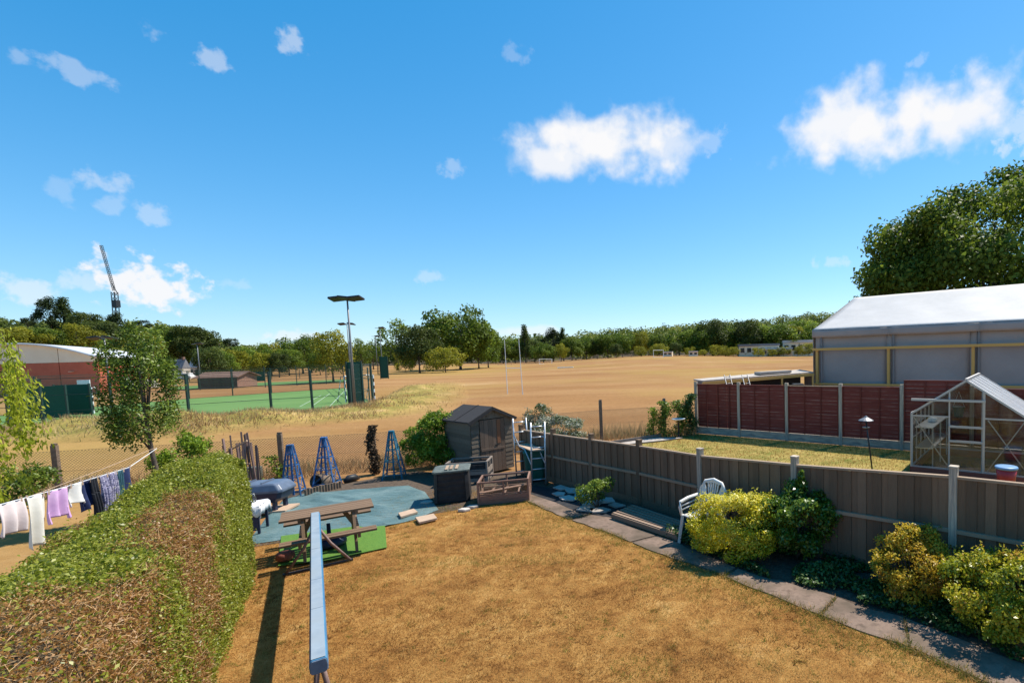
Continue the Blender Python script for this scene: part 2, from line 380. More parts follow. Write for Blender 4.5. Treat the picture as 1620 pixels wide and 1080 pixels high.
def glassmat():
    m, nt, b, o = newmat('greenhouse_glass')
    b.inputs['Base Color'].default_value = (.8, .84, .82, 1); b.inputs['Roughness'].default_value = .12; b.inputs['Alpha'].default_value = 1
    t = nt.nodes.new('ShaderNodeBsdfTransparent'); t.inputs[0].default_value = (.94, .96, .95, 1)
    g = nt.nodes.new('ShaderNodeBsdfGlossy'); g.inputs['Roughness'].default_value = .06
    df = nt.nodes.new('ShaderNodeBsdfDiffuse'); df.inputs[0].default_value = (.62, .63, .60, 1)
    n = noise(nt, coords(nt), 3.5, 5); r = ramp(nt, n, [(.0, .0, .0), (.07, .07, .07)], .4, .8)
    m1 = nt.nodes.new('ShaderNodeMixShader'); nt.links.new(r, m1.inputs[0]); nt.links.new(t.outputs[0], m1.inputs[1]); nt.links.new(df.outputs[0], m1.inputs[2])
    fr = nt.nodes.new('ShaderNodeFresnel'); fr.inputs[0].default_value = 1.45
    m2 = nt.nodes.new('ShaderNodeMixShader'); nt.links.new(fr.outputs[0], m2.inputs[0]); nt.links.new(m1.outputs[0], m2.inputs[1]); nt.links.new(g.outputs[0], m2.inputs[2]); nt.links.new(m2.outputs[0], o.inputs[0])
    return m
M['glass'] = glassmat()
M['roofglass'] = pm('whitewashed_roof_glass', [(.52, .52, .54), (.66, .66, .67)], 2.5, .25, .05, .003, spec=.6)
def _frost():
    m = M['roofglass']; nt = m.node_tree; o = [n for n in nt.nodes if n.type == 'OUTPUT_MATERIAL'][0]; b = [n for n in nt.nodes if n.type == 'BSDF_PRINCIPLED'][0]
    t = nt.nodes.new('ShaderNodeBsdfTransparent'); x = nt.nodes.new('ShaderNodeMixShader'); x.inputs[0].default_value = .62; nt.links.new(t.outputs[0], x.inputs[1]); nt.links.new(b.outputs[0], x.inputs[2]); nt.links.new(x.outputs[0], o.inputs[0])
_frost()
def netmat():          # open-weave wind netting
    m, nt, b, o = newmat('fence_netting'); b.inputs['Base Color'].default_value = (.012, .05, .04, 1); b.inputs['Roughness'].default_value = .8
    t = nt.nodes.new('ShaderNodeBsdfTransparent'); mx = nt.nodes.new('ShaderNodeMixShader'); mx.inputs[0].default_value = .22
    nt.links.new(t.outputs[0], mx.inputs[1]); nt.links.new(b.outputs[0], mx.inputs[2]); nt.links.new(mx.outputs[0], o.inputs[0]); return m
M['net'] = netmat()
def tarpmat():
    m, nt, b, o = newmat('teal_tarpaulin'); v = coords(nt)
    c = ramp(nt, noise(nt, v, 1.1, 4), [(.065, .13, .13), (.115, .19, .19), (.19, .26, .25)], .3, .72)
    nt.links.new(c, b.inputs['Base Color']); b.inputs['Roughness'].default_value = .48; b.inputs['Specular IOR Level'].default_value = .35
    bumpit(nt, b, noise(nt, coords(nt, (.8, 4, 1), rot=-.35), 2.4, 7, .65), 1.0, .09); return m
M['tarp'] = tarpmat()
def lawnmat(name, cols, green, gscale, glo, ghi, sc1=1.0):
    m, nt, b, o = newmat(name); v = coords(nt, kind='Object')
    big = noise(nt, v, sc1, 5, .65); fine = noise(nt, v, 26, 6, .75)
    s = nt.nodes.new('ShaderNodeMath'); s.operation = 'MULTIPLY_ADD'; s.inputs[1].default_value = .40
    nt.links.new(big, s.inputs[0]); f2 = nt.nodes.new('ShaderNodeMath'); f2.operation = 'MULTIPLY'; f2.inputs[1].default_value = .28; nt.links.new(fine, f2.inputs[0]); f3 = nt.nodes.new('ShaderNodeMath'); f3.operation = 'MULTIPLY_ADD'; f3.inputs[1].default_value = .32; nt.links.new(noise(nt, v, 5.5, 4, .6), f3.inputs[0]); nt.links.new(f2.outputs[0], f3.inputs[2]); nt.links.new(f3.outputs[0], s.inputs[2])
    c = ramp(nt, s.outputs[0], cols, .38, .63)
    g = ramp(nt, noise(nt, v, gscale, 6, .7), [(0, 0, 0), (1, 1, 1)], glo, ghi); c = mixc(nt, g, c, green)
    nt.links.new(c, b.inputs['Base Color']); b.inputs['Roughness'].default_value = .95; b.inputs['Specular IOR Level'].default_value = .1
    bumpit(nt, b, noise(nt, v, 45, 6, .8), .9, .03); return m
M['lawn'] = lawnmat('dry_lawn', [(.15, .065, .018), (.32, .15, .04), (.43, .225, .064), (.55, .33, .12)], (.16, .12, .03), 1.7, .60, .78)
M['lawn2'] = lawnmat('neighbour_lawn', [(.26, .19, .05), (.36, .27, .08), (.42, .32, .11)], (.14, .17, .03), 1.2, .48, .72)
M['rough'] = lawnmat('rough_bank', [(.22, .11, .042), (.33, .185, .072), (.42, .26, .115)], (.24, .19, .05), .35, .48, .66, .3)
def fieldmat(bank=False):
    m, nt, b, o = newmat('rough_grass_bank' if bank else 'dry_field'); v = coords(nt, kind='Object')
    c = ramp(nt, noise(nt, v, .035, 5, .6), [(.235, .11, .04), (.31, .155, .056), (.39, .215, .085)], .32, .68)
    st = ramp(nt, noise(nt, coords(nt, (.3, 1.2, 1), rot=.12), .07, 6, .7), [(.20, .10, .042), (.43, .27, .13)], .36, .66); c = mixc(nt, .42, c, st)
    wp_ = ramp(nt, noise(nt, v, .055, 7, .75), [(0, 0, 0), (.7, .7, .7)], .56, .70); c = mixc(nt, wp_, c, (.46, .31, .16))
    fn = ramp(nt, noise(nt, v, 3.0, 8, .8), [(.75, .75, .75), (1.2, 1.2, 1.2)], .3, .7); c = mixc(nt, 1.0, c, fn, 'MULTIPLY')
    g = ramp(nt, noise(nt, v, .02, 4), [(0, 0, 0), (.75, .75, .75)], .46, .66); c = mixc(nt, g, c, (.33, .225, .06))
    if bank:
        at = nt.nodes.new('ShaderNodeAttribute'); at.attribute_name = 'edge'; c = mixc(nt, at.outputs['Fac'], c, ramp(nt, noise(nt, v, .45, 7, .75), [(.28, .15, .05), (.22, .19, .05), (.36, .25, .08), (.46, .31, .14)], .34, .66))
    nt.links.new(c, b.inputs['Base Color']); b.inputs['Roughness'].default_value = 1; b.inputs['Specular IOR Level'].default_value = .05
    bumpit(nt, b, noise(nt, v, 8, 6, .8), .5, .05); return m
M['field'] = fieldmat(); M['bank'] = fieldmat(True)
M['blade'] = leafmat('dry_grass_blades', [(.17, .07, .02), (.39, .185, .05), (.55, .33, .12), (.15, .16, .028)], .3, .9, .05, 0)
M['straw'] = leafmat('straw_blades', [(.26, .14, .06), (.42, .27, .12), (.50, .36, .19), (.22, .22, .09)], .25, .9, .05, 0)
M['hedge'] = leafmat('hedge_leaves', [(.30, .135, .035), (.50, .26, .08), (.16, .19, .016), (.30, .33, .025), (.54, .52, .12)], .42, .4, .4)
M['twig'] = pm('dead_twigs', [(.34, .195, .085), (.56, .37, .19)], 8, .9, 0)
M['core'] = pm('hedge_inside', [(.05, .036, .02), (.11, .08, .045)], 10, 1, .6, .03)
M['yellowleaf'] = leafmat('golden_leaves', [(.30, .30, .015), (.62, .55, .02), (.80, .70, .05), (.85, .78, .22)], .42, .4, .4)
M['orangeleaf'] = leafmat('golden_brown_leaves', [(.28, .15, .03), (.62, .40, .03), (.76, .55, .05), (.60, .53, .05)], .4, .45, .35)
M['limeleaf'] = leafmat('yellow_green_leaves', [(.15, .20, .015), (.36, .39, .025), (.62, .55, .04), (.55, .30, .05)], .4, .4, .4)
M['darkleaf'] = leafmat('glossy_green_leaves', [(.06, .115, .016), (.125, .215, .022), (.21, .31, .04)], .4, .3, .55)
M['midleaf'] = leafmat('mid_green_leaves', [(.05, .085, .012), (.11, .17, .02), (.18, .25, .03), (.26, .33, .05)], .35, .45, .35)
M['limebush'] = leafmat('lime_leaves', [(.08, .14, .01), (.18, .28, .02), (.32, .42, .04)], .4, .45, .35)
M['treeleaf'] = leafmat('broad_tree_leaves', [(.07, .115, .014), (.16, .225, .024), (.28, .34, .04)], .48, .55, .25, .2)
M['oakleaf'] = leafmat('dark_tree_leaves', [(.04, .06, .014), (.08, .11, .02), (.14, .165, .03)], .35, .6, .2, .2)
M['goldtree'] = leafmat('yellowing_tree_leaves', [(.16, .17, .014), (.29, .28, .022), (.40, .36, .035)], .4, .6, .2, .15)
M['conifer'] = leafmat('conifer_needles', [(.018, .032, .012), (.04, .06, .02), (.07, .085, .028)], .1, .8, .1, .2)
M['willow'] = leafmat('willow_leaves', [(.22, .28, .015), (.40, .46, .03), (.55, .58, .07)], .5, .5, .3)
M['ivy'] = leafmat('ivy_leaves', [(.025, .05, .012), (.05, .10, .018), (.11, .18, .04)], .2, .4, .4)
M['whiteflower'] = leafmat('variegated_leaves', [(.05, .08, .02), (.09, .13, .035), (.45, .45, .33), (.6, .58, .5)], .25, .5, .3)

# ================================================================== SETTING
def zfield(x, y):
    d = max(y, 1.0); a = x / d
    s = min(max((d - 70) / 150, 0), 1); s = s * s * (3 - 2 * s)
    return 2.0 * s * math.exp(-((a + .08) / .16) ** 2) - 0.02
rows = [-40, -20, 0, 8, 14, 20, 26, 32, 40, 50, 60, 72, 86, 100, 118, 136, 155, 175, 195, 215, 235, 260, 300, 360, 450, 600, 900, 1500, 2600, 4000]
m = MB(); nc = 48
for y in rows:
    w = 70 + 2.2 * max(y, 0)
    for k in range(nc + 1):
        x = (k / nc * 2 - 1) * w; m.v.append(Vector((x, y, zfield(x, y))))
for i in range(len(rows) - 1):
    for k in range(nc):
        a = i * (nc + 1) + k; m.f.append((a, a + 1, a + nc + 2, a + nc + 1))
struct(m.build('field', M['field'], smooth=True))

# lawn, beds, path
lawn_poly = [G(300, 1080) + Vector((2.6, -3.4, 0)), Vector((6.5, 1.0, 0)), G(1575, 1090), G(1440, 1027), G(1298, 974), G(1146, 912), G(998, 857), G(840, 797), G(800, 775), G(700, 775), G(520, 800), G(380, 850), Vector((-9.4, 9.5, 0)), Vector((-8.0, 8.2, 0)), Vector((-6.2, 5.7, 0)), Vector((-3.4, 1.4, 0))]
struct(MB().poly(lawn_poly).build('lawn', M['lawn']))
# neighbour's lawn beyond the fence
RD = Vector((.83, -.557, 0)).normalized(); RN = Vector((.557, .83, 0)).normalized()
RF0 = G(1103, 685)
FENCE = [(-5.15, 14.75, 1.47), (-3.92, 13.7, 1.48), (-2.65, 12.6, 1.49), (-1.33, 11.5, 1.5), (.06, 10.1, 1.53), (1.68, 8.6, 1.64), (3.6, 7.0, 1.78), (5.6, 5.35, 1.84), (7.6, 3.7, 1.9)]
nl = [Vector((p[0], p[1], 0)) + Vector((.12, .16, 0)) for p in FENCE[2:]] + [Vector((14, 3, 0)), RF0 + RD * 17, RF0 - RN * .1, G(1010, 695) + Vector((0, 0, 0)), G(940, 706)]
nl = [Vector((p.x, p.y, -.004)) for p in nl]
struct(MB().poly(nl).build('neighbour_lawn', M['lawn2']))
# planting bed along the fence
bed = [G(840, 775), G(889, 792), G(963, 815), G(1047, 845), G(1094, 870), G(1164, 900), G(1323, 946), G(1406, 969), G(1640, 1060)] + [Vector((p[0], p[1], 0)) for p in FENCE[6:0:-1]]
struct(MB().poly([Vector((p.x, p.y, -.006)) for p in bed]).build('planting_bed', M['soil']))
back = [G(392, 866), G(440, 800), G(455, 778), G(560, 762), G(660, 745), G(742, 752), G(815, 745), G(870, 760), G(842, 790), G(760, 800), G(690, 812), G(600, 830), G(500, 850)]
struct(MB().poly([Vector((p.x, p.y, .004)) for p in back]).build('bare_soil', M['soil']))

# concrete path made of long slabs
left = [G(815, 786), G(905, 822), G(1000, 858), G(1146, 912), G(1298, 974), G(1440, 1027), G(1600, 1098)]
right = [G(858, 778), G(942, 812), G(1043, 847), G(1164, 900), G(1323, 946), G(1430, 978), G(1660, 1066)]
pa = struct(MB().poly([Vector((p.x, p.y, .003)) for p in left + right[::-1]]).build('path', M['soil']))
for i in range(len(left) - 1):
    a, b, c, d = left[i], left[i + 1], right[i + 1], right[i]
    g = .018
    def q(s, t): return a.lerp(b, s).lerp(d.lerp(c, s), t)
    def fn(u, v):
        p = q(g + (1 - 2 * g) * u, .01 + .98 * v); e = (vnoise(np.array([[p.x, p.y, 0]]), 2.3)[0] - .5) * .12
        edge = e if v in (0, 1) else 0
        p = p + (d - a).normalized() * edge; return (p.x, p.y, .014 + .003 * math.sin(p.x * 1.3 + p.y * 1.1))
    mb = MB().grid(fn, 10, 4); o = mb.build('slab', M['path'], pa)
    sm = o.modifiers.new('s', 'SOLIDIFY'); sm.thickness = .05; sm.offset = -1

# courts, rough bank
court = [G(20, 690), G(60, 677), G(300, 664), G(560, 644), G(566, 640), G(590, 637), G(545, 614), G(430, 622), G(300, 631), G(60, 652), G(-60, 664)]
struct(MB().poly([Vector((p.x, p.y, .03)) for p in court]).build('sports_court', M['court']))
court2 = [G(270, 616.5), G(420, 610), G(556, 603.5), G(548, 600), G(420, 605), G(270, 612)]
struct(MB().poly([Vector((p.x, p.y, .03)) for p in court2]).build('far_sports_court', M['court']))
# painted lines
ml = MB()
for (x0, y0, x1, y1) in ((474, 643, 508, 625), (495, 641, 522, 622), (522, 642, 545, 618), (330, 655, 540, 640), (300, 640, 430, 630), (140, 668, 175, 655)):
    a, b = G(x0, y0, .036), G(x1, y1, .036); s = (b - a).cross(Vector((0, 0, 1))).normalized() * .028
    ml.poly([a - s, b - s, b + s, a + s])
struct(ml.build('court_line_marking', plain('worn_line_paint', (.38, .46, .34), .9)))
def bank_h(x, y):
    return .10 + .38 * vnoise(np.array([[x, y, 0]]), .22)[0] * vnoise(np.array([[x + 40, y, 3]]), .6)[0] * 2
b0, b1, b2, b3 = G(-80, 700), G(700, 656), G(735, 598), G(-80, 688)
bp0 = [(-60, 705), (60, 703), (200, 695), (330, 690), (470, 676), (600, 664), (700, 652), (750, 640)]
bp1 = [(-60, 690), (60, 681), (200, 672), (330, 664), (470, 653), (575, 646), (640, 610), (735, 600)]
def bankfn(u, v):
    t = u * (len(bp0) - 1); i = min(int(t), len(bp0) - 2); f = t - i
    p = G(bp0[i][0] + (bp0[i + 1][0] - bp0[i][0]) * f, bp0[i][1] + (bp0[i + 1][1] - bp0[i][1]) * f)
    q = G(bp1[i][0] + (bp1[i + 1][0] - bp1[i][0]) * f, bp1[i][1] + (bp1[i + 1][1] - bp1[i][1]) * f)
    r = p.lerp(q, v); e = math.sin(math.pi * min(max(v, 0), 1)) * min(1, 8 * u, 8 * (1 - u)); r.z = -.04 + e * bank_h(r.x, r.y) * 1.6 + .05 * min(1, e * 4); return r
bko = struct(MB().grid(bankfn, 90, 16).build('rough_bank', M['bank'], smooth=True))
ea = bko.data.attributes.new('edge', 'FLOAT', 'POINT')
ea.data.foreach_set('value', [min(1, 1.9 * math.sin(math.pi * j / 16) * min(1, 5 * i / 90, 5 * (1 - i / 90))) if 0 < j < 16 else 0.0 for i in range(91) for j in range(17)])
# straw tufts on the bank
N = 34000; uv = rng.random((N, 2)); P = np.array([bankfn(a, b) for a, b in uv]); tn = vnoise(P, .5)
keep = (rng.random(N) < np.clip(tn * 1.6 - .25, .12, 1)) & (rng.random(N) < np.clip((1 - uv[:, 0]) * 3.5, 0, 1)) & (rng.random(N) < np.clip(np.sin(np.pi * uv[:, 1]) * 1.8, .1, 1)); P = P[keep]; tn = tn[keep]
V = blades(P, rng.uniform(.08, .32, len(P)), .035, .45); c = np.clip(rng.random(len(P)) * .62 + (vnoise(P, .16) > .50) * .38, 0, 1)
stuff(nobj('straw_grass', npmesh('straw_grass', V, 3, M['straw'], c)), 'straw coloured tufts of dry grass on the rough bank', 'grass')
# long dry grass at the foot of the wire fence
zone = [G(60, 790), G(440, 760), G(590, 745), G(690, 738), G(950, 700), G(1100, 690), G(1100, 680), G(950, 688), G(690, 718), G(590, 728), G(440, 745), G(60, 770)]
P = scatter(zone, 9000); tn = vnoise(P, .8)
V = blades(P, rng.uniform(.1, .55, len(P)) * (.4 + tn), .02, .3)
stuff(nobj('long_dry_grass', npmesh('long_dry_grass', V, 3, M['straw'], np.clip(rng.random(len(P)) * .7 + (tn > .6) * .35, 0, 1))), 'long dry grass along the foot of the wire fence', 'grass')
# lawn blades
P = scatter(lawn_poly, 330000); d = P[:, 1]; keep = rng.random(len(P)) < np.clip(7.0 / np.maximum(d, 3), .3, 1); P = P[keep]
tn = .5 * vnoise(P, .55 * 2) + .5 * vnoise(P, 4.0); tn = .5 + (tn - .5) * 2.3; c = np.clip(tn * .75 + rng.normal(size=len(P)) * .14, 0, .78)
edge = vnoise(P, 1.3); c = np.where((edge > .70) & (rng.random(len(P)) < .5), .98, c)
pe = np.array([[p.x, p.y] for p in left]); dist = np.min(np.hypot(P[:, None, 0] - np.linspace(0, 1, 1)[0] - np.interp(np.linspace(0, 6, 60), range(7), pe[:, 0])[None], P[:, None, 1] - np.interp(np.linspace(0, 6, 60), range(7), pe[:, 1])[None]), 1)
c = np.where((dist < .35 * (.4 + 1.2 * vnoise(P, 1.7))) & (rng.random(len(P)) < .8), .98, c)
V = blades(P, rng.uniform(.008, .026, len(P)) * np.where(c > .9, 1.6, 1), rng.uniform(.003, .007, len(P)), 1.0)
V[:, 2] += .002
# scattered taller straw tufts and flat green weeds
tc_ = scatter(lawn_poly, 2200); ti = np.repeat(np.arange(2200), 24); Pt_ = tc_[ti] + rng.normal(size=(len(ti), 3)) * [.035, .035, 0]
Vt = blades(Pt_, rng.uniform(.02, .055, len(ti)), rng.uniform(.003, .006, len(ti)), .8); ct = np.clip(.45 + .3 * rng.random(2200)[ti] + rng.normal(size=len(ti)) * .08, 0, .78); wd = rng.random(2200)[ti] < .16; ct = np.where(wd, .97, ct)
V = np.concatenate([V, Vt]); c = np.concatenate([c, ct])
# small dark weeds in drifts, and a ragged fringe along the path edge and its joints
wc = scatter(lawn_poly, 2600); wc = wc[(vnoise(wc, .8) + rng.normal(size=len(wc)) * .1) > .60]; wi_ = np.repeat(np.arange(len(wc)), 16); Pw = wc[wi_] + rng.normal(size=(len(wi_), 3)) * [.022, .022, 0]
Vw = blades(Pw, rng.uniform(.01, .03, len(wi_)), rng.uniform(.006, .012, len(wi_)), 1.2); cw = np.where(rng.random(len(wc))[wi_] < .5, .99, .0)
ft = rng.random(5200) * (len(left) - 1); fi = ft.astype(int); ff = (ft - fi)[:, None]; La = np.array(left); Pf = La[fi] * (1 - ff) + La[np.minimum(fi + 1, len(left) - 1)] * ff; Pf = Pf + rng.normal(size=Pf.shape) * [.045, .045, 0]
jj = rng.integers(1, len(left) - 1, 700); jt = rng.random((700, 1)); Pj = La[jj] * (1 - jt) + np.array(right)[jj] * jt + rng.normal(size=(700, 3)) * [.025, .025, 0]; Pf = np.concatenate([Pf, Pj]); kf = vnoise(Pf, 2.5) > .42; Pf = Pf[kf]
Vf = blades(Pf, rng.uniform(.03, .075, len(Pf)), rng.uniform(.005, .011, len(Pf)), .8); cf_ = np.where(rng.random(len(Pf)) < .62, .98, .55 + .2 * rng.random(len(Pf)))
V = np.concatenate([V, Vw, Vf]); c = np.concatenate([c, cw, cf_])
stuff(nobj('lawn_grass', npmesh('lawn_grass', V, 3, M['blade'], c)), 'short scorched grass blades over the garden lawn', 'grass')
nlp = [p for p in nl]
P = scatter(nlp, 60000); c = np.clip(.35 + vnoise(P, .9) * .4 + rng.normal(size=len(P)) * .12, 0, .8); P[:, 2] = -.004
# greener in a ragged strip along the red fence
fd = (P[:, 0] - RF0.x) * -RN.x + (P[:, 1] - RF0.y) * -RN.y
c = np.where((fd < 1.6 * (.6 + .5 * vnoise(P, 1.1))) & (rng.random(len(P)) < .9), .99, np.where(rng.random(len(P)) < .22, .95, c))
V = blades(P, rng.uniform(.02, .06, len(P)), rng.uniform(.012, .022, len(P)), .7)
stuff(nobj('neighbour_grass', npmesh('neighbour_grass', V, 3, M['blade'], c)), 'yellow green grass blades over the neighbour lawn', 'grass')

# ------------------------------------------------------------------ close-boarded fence
fence = thing('garden_fence', 'long brown close-boarded fence with pale concrete posts beside the garden path', 'fence', (FENCE[1][0], FENCE[1][1], 0))
for i, (x, y, h) in enumerate(FENCE):
    if i == 0: nx, ny, nh = FENCE[1]; dr = Vector((nx - x, ny - y, 0)).normalized()
    else: dr = Vector((x - FENCE[i - 1][0], y - FENCE[i - 1][1], 0)).normalized()
    nr = Vector((dr.y, -dr.x, 0))
    piece('post', M['concrete'] if i > 3 else M['fencewood'], fence, (x, y, h / 2), dr * .052, nr * .055, Vector((0, 0, h / 2)))
    MB().prism([Vector((x, y, h)) + dr * a * .06 + nr * b * .062 for a, b in ((-1, -1), (1, -1), (1, 1), (-1, 1))], (0, 0, .03)).build('post_cap', M['concrete'] if i > 3 else M['fencewood'], fence, bev=.008)
    if i == len(FENCE) - 1: continue
    x2, y2, h2 = FENCE[i + 1]; a = Vector((x, y, 0)); b = Vector((x2, y2, 0)); L = (b - a).length; u = (b - a).normalized(); n = Vector((u.y, -u.x, 0))
    if n.y > 0: n = -n
    nb = max(8, round((L - .11) / .118)); w = (L - .11) / nb
    for k in range(nb):
        s = .055 + w * (k + .5); t = s / L; hh = h + (h2 - h) * t - .15 + random.uniform(-.006, .004); p = a + u * s
        piece('board', M['fencewood'], fence, p + Vector((0, 0, (hh + .16) / 2)) + n * (.008 + .018 * (k % 2)), u * (w / 2 + .007), n * (.008), Vector((0, 0, (hh - .16) / 2)))
    p0 = a + u * .055; p1 = b - u * .055
    pbar('capping', M['railwood'], fence, p0 + Vector((0, 0, h - .13)) + n * .012, p1 + Vector((0, 0, h2 - .13)) + n * .012, .07, .035)
    pbar('arris_rail', M['railwood'], fence, p0 + Vector((0, 0, h * .5)) + n * .045, p1 + Vector((0, 0, h2 * .5)) + n * .045, .05, .055)
    pbar('gravel_board', M['fencewood'], fence, p0 + Vector((0, 0, .08)) + n * .015, p1 + Vector((0, 0, .08)) + n * .015, .03, .16)

# ------------------------------------------------------------------ red panel fence
rf = thing('red_panel_fence', 'dark red lap panel fence with grey concrete posts across the neighbour lawn', 'fence', RF0)
SP = 2.08; RH = 2.12
for i in range(9):
    p = RF0 + RD * (SP * i)
    piece('post', M['concrete'], rf, p + Vector((0, 0, (RH + .1) / 2)), RD * .06, RN * .055, Vector((0, 0, (RH + .1) / 2)))
    if i == 8: break
    q = p + RD * SP; e = RD * .06
    piece('gravel_board', M['concrete'], rf, (p + q) / 2 + Vector((0, 0, .15)), RD * (SP / 2 - .062), RN * .025, Vector((0, 0, .15)))
    top = RH - .02 if i != 4 else RH + .22
    nsl = 14; hs = (top - .32) / nsl
    pan = MB()
    if i == 0:                                  # the first panel is plain boards
        for k in range(4):
            c = p + RD * (.08 + (SP - .16) * (k + .5) / 4); pan.obox(c + Vector((0, 0, (top + .31) / 2)), RD * ((SP - .17) / 8 - .004), RN * .012, Vector((0, 0, (top - .31) / 2)))
    else:
        for k in range(nsl):
            z = .31 + hs * k; tl = random.uniform(-.006, .006)
            pts = [p + e + Vector((0, 0, z + tl)) - RN * .04, q - e + Vector((0, 0, z - tl)) - RN * .04, q - e + Vector((0, 0, z + hs + .02)) - RN * .008, p + e + Vector((0, 0, z + hs + .02)) - RN * .008]
            pan.prism(pts, RN * .012)
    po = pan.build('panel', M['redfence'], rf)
    for k in range(4 if i else 3):
        c = p + RD * (.09 + (SP - .18) * k / 3 if i else .55 * (k + 1)); piece('batten', M['redbatten'], rf, c - RN * .052 + Vector((0, 0, (top + .31) / 2)), RD * .02, RN * .012, Vector((0, 0, (top - .31) / 2)))
    piece('capping', M['railwood'] if i == 2 else M['redbatten'], rf, (p + q) / 2 + Vector((0, 0, top + .015)), RD * (SP / 2 - .064), RN * .04, Vector((0, 0, .012)))

# ------------------------------------------------------------------ chain link fence
CL = [Vector((-24, 12.2, 0)), G(95, 785), G(448, 758), G(594, 748), G(705, 735), G(850, 708), G(952, 697), G(1052, 690), RF0 - RD * .08]
wf = thing('wire_fence', 'chain link boundary fence on concrete posts between the garden and the brown field', 'fence', CL[2])
HW = 1.45
for i, p in enumerate(CL[:-1]):
    if i in (4, 5): continue
    hh = {1: 1.42, 2: 1.38, 3: 1.4, 6: 1.62, 7: 1.55}.get(i, 1.5)
    mb = MB().obox(p + Vector((0, 0, hh / 2)), Vector((.055, .02, 0)), Vector((-.02, .055, 0)), Vector((0, 0, hh / 2)))
    mb.prism([p + Vector((a * .06, b * .06, hh)) for a, b in ((-1, -.6), (1, -.6), (1, .6), (-1, .6))], (0.01, 0, .05))
    mb.build('post', M['darkconc'], wf, bev=.012)
V = []; wire = .007
for a, b in zip(CL[:-1], CL[1:]):
    u = (b - a); L = u.length; u.normalize(); z = Vector((0, 0, 1)); h = 1.25
    s = -h
    while s < L:
        for sg in (1, -1):
            s0, s1 = (s, s + h); z0, z1 = 0.04, h
            if s0 < 0: z0 += -s0; s0 = 0
            if s1 > L: z1 -= s1 - L; s1 = L
            if s1 - s0 < .02: continue
            if sg < 0: zz0, zz1 = h + .04 - z0, h + .04 - z1
            else: zz0, zz1 = z0, z1
            p = a + u * s0 + z * zz0; q = a + u * s1 + z * zz1; t = (q - p).normalized(); o_ = (u * t.z - z * t.dot(u)) * wire / 2
            V += [p - o_, q - o_, q + o_, p + o_]
        s += .075
    for zz in (.05, h * .55, h):
        p = a + z * zz; q = b + z * zz; o_ = z * .003; V += [p - o_, q - o_, q + o_, p + o_]
L0 = ORI[wf.name]
me = npmesh('wire_mesh', np.array([tuple(v - L0) for v in V]), 4, pm('fence_wire', [(.13, .11, .09), (.22, .19, .16)], 5, .6, 0, metal=.3))
o = nobj('wire_mesh', me, wf); o['kind'] = 'stuff'

# ------------------------------------------------------------------ clipped hedge
HR = [Vector((-7.35, 8.15, 0)), Vector((-6.43, 6.85, 0)), Vector((-5.5, 5.55, 0)), Vector((-4.6, 4.3, 0)), Vector((-3.65, 3.0, 0)), Vector((-2.6, 1.5, 0))]
HL = [Vector((-8.5, 8.65, 0)), Vector((-7.7, 7.1, 0)), Vector((-6.9, 5.75, 0)), Vector((-6.0, 4.3, 0)), Vector((-4.9, 2.9, 0)), Vector((-3.9, 1.3, 0))]
hedge = thing('garden_hedge', 'broad clipped privet hedge with dead brown top and green side', 'hedge', (HR[1] + HL[1]) / 2)
HH = 1.93
def hsec(u, s):          # u along, s around the section 0 right base .. 1 left base
    t = u * (len(HR) - 1); i = min(int(t), len(HR) - 2); f = t - i; r = HR[i].lerp(HR[i + 1], f); l = HL[i].lerp(HL[i + 1], f)
    w = (r - l).length; H = HH + .05 * math.sin(u * 9) - .05 * max(0, .15 - u) / .15
    per = H * 2 + w; x = s * per
    if x < H: p = r.copy(); p.z = x; n = (r - l).normalized(); n.z = 0.05
    elif x < H + w: p = r.lerp(l, (x - H) / w); k = (x - H) / w; p.z = H + .10 * math.sin(math.pi * k); n = Vector((0, 0, 1))
    else: p = l.copy(); p.z = per - x; n = (l - r).normalized()
    e = min(abs(x - H), abs(x - H - w))
    if e < .18:
        dn = (Vector((0, 0, 1)) + (r - l).normalized() * (1 if abs(x - H) < abs(x - H - w) else -1)).normalized()
        p = p - dn * (.18 - e) * .38; n = (n + dn * (1 - e / .18)).normalized()
    return p, n
NHG = 230000
U = rng.random(NHG); S = rng.random(NHG) ** 1.0 * .86
Pn = []; Nn = []
for a, b in zip(U, S):
    p, n = hsec(a, b); Pn.append(p); Nn.append(n)
# far end face
r, l = HR[0], HL[0]; ne = Vector((-.6, .8, 0))
P = np.array(Pn); Nv = np.array(Nn)
lump = vnoise(P, 1.4) * .5 + vnoise(P, 3.6) * .35 + vnoise(P, 9) * .25
depth = rng.random(NHG) ** 1.5
P2 = P + Nv * ((lump - .55) * .34 - depth * .15 + (rng.random(NHG) < .05) * rng.random(NHG) * .10)[:, None] + rng.normal(size=P.shape) * .012
brown = (vnoise(P + 11, .8) * .55 + vnoise(P + 5, 2.1) * .45 - .5) * 1.35 + .5
ontop = P[:, 2] > HH - .12
sfrac = S / .86
bias = np.where(ontop, .06, .0) + np.clip((U - .40) * .8, -.22, .11) + np.where(sfrac < .44, np.clip((sfrac - .24) * 1.1, -.24, .12), 0) - np.where(sfrac > .57, .30, 0)
isb = (brown + bias + rng.normal(size=NHG) * .06) > .53
isb = isb & (rng.random(NHG) < .90)
tone = np.where(isb, rng.random(NHG) * .34, np.clip(.5 + rng.random(NHG) * .36 + (rng.random(NHG) < .12) * .2, 0, 1))
drop = isb & (rng.random(NHG) < .10)
k = ~drop
nn = unit(Nv * .8 + rng.normal(size=P.shape) * .8)
LL = rng.uniform(.018, .036, NHG) * np.where(isb, .8, 1.1)
me = npmesh('foliage', leafquads((P2 - np.array(ORI[hedge.name]))[k], nn[k], LL[k], LL[k] * .55), 4, M['hedge'], tone[k])
o = nobj('foliage', me, hedge); o['kind'] = 'stuff'
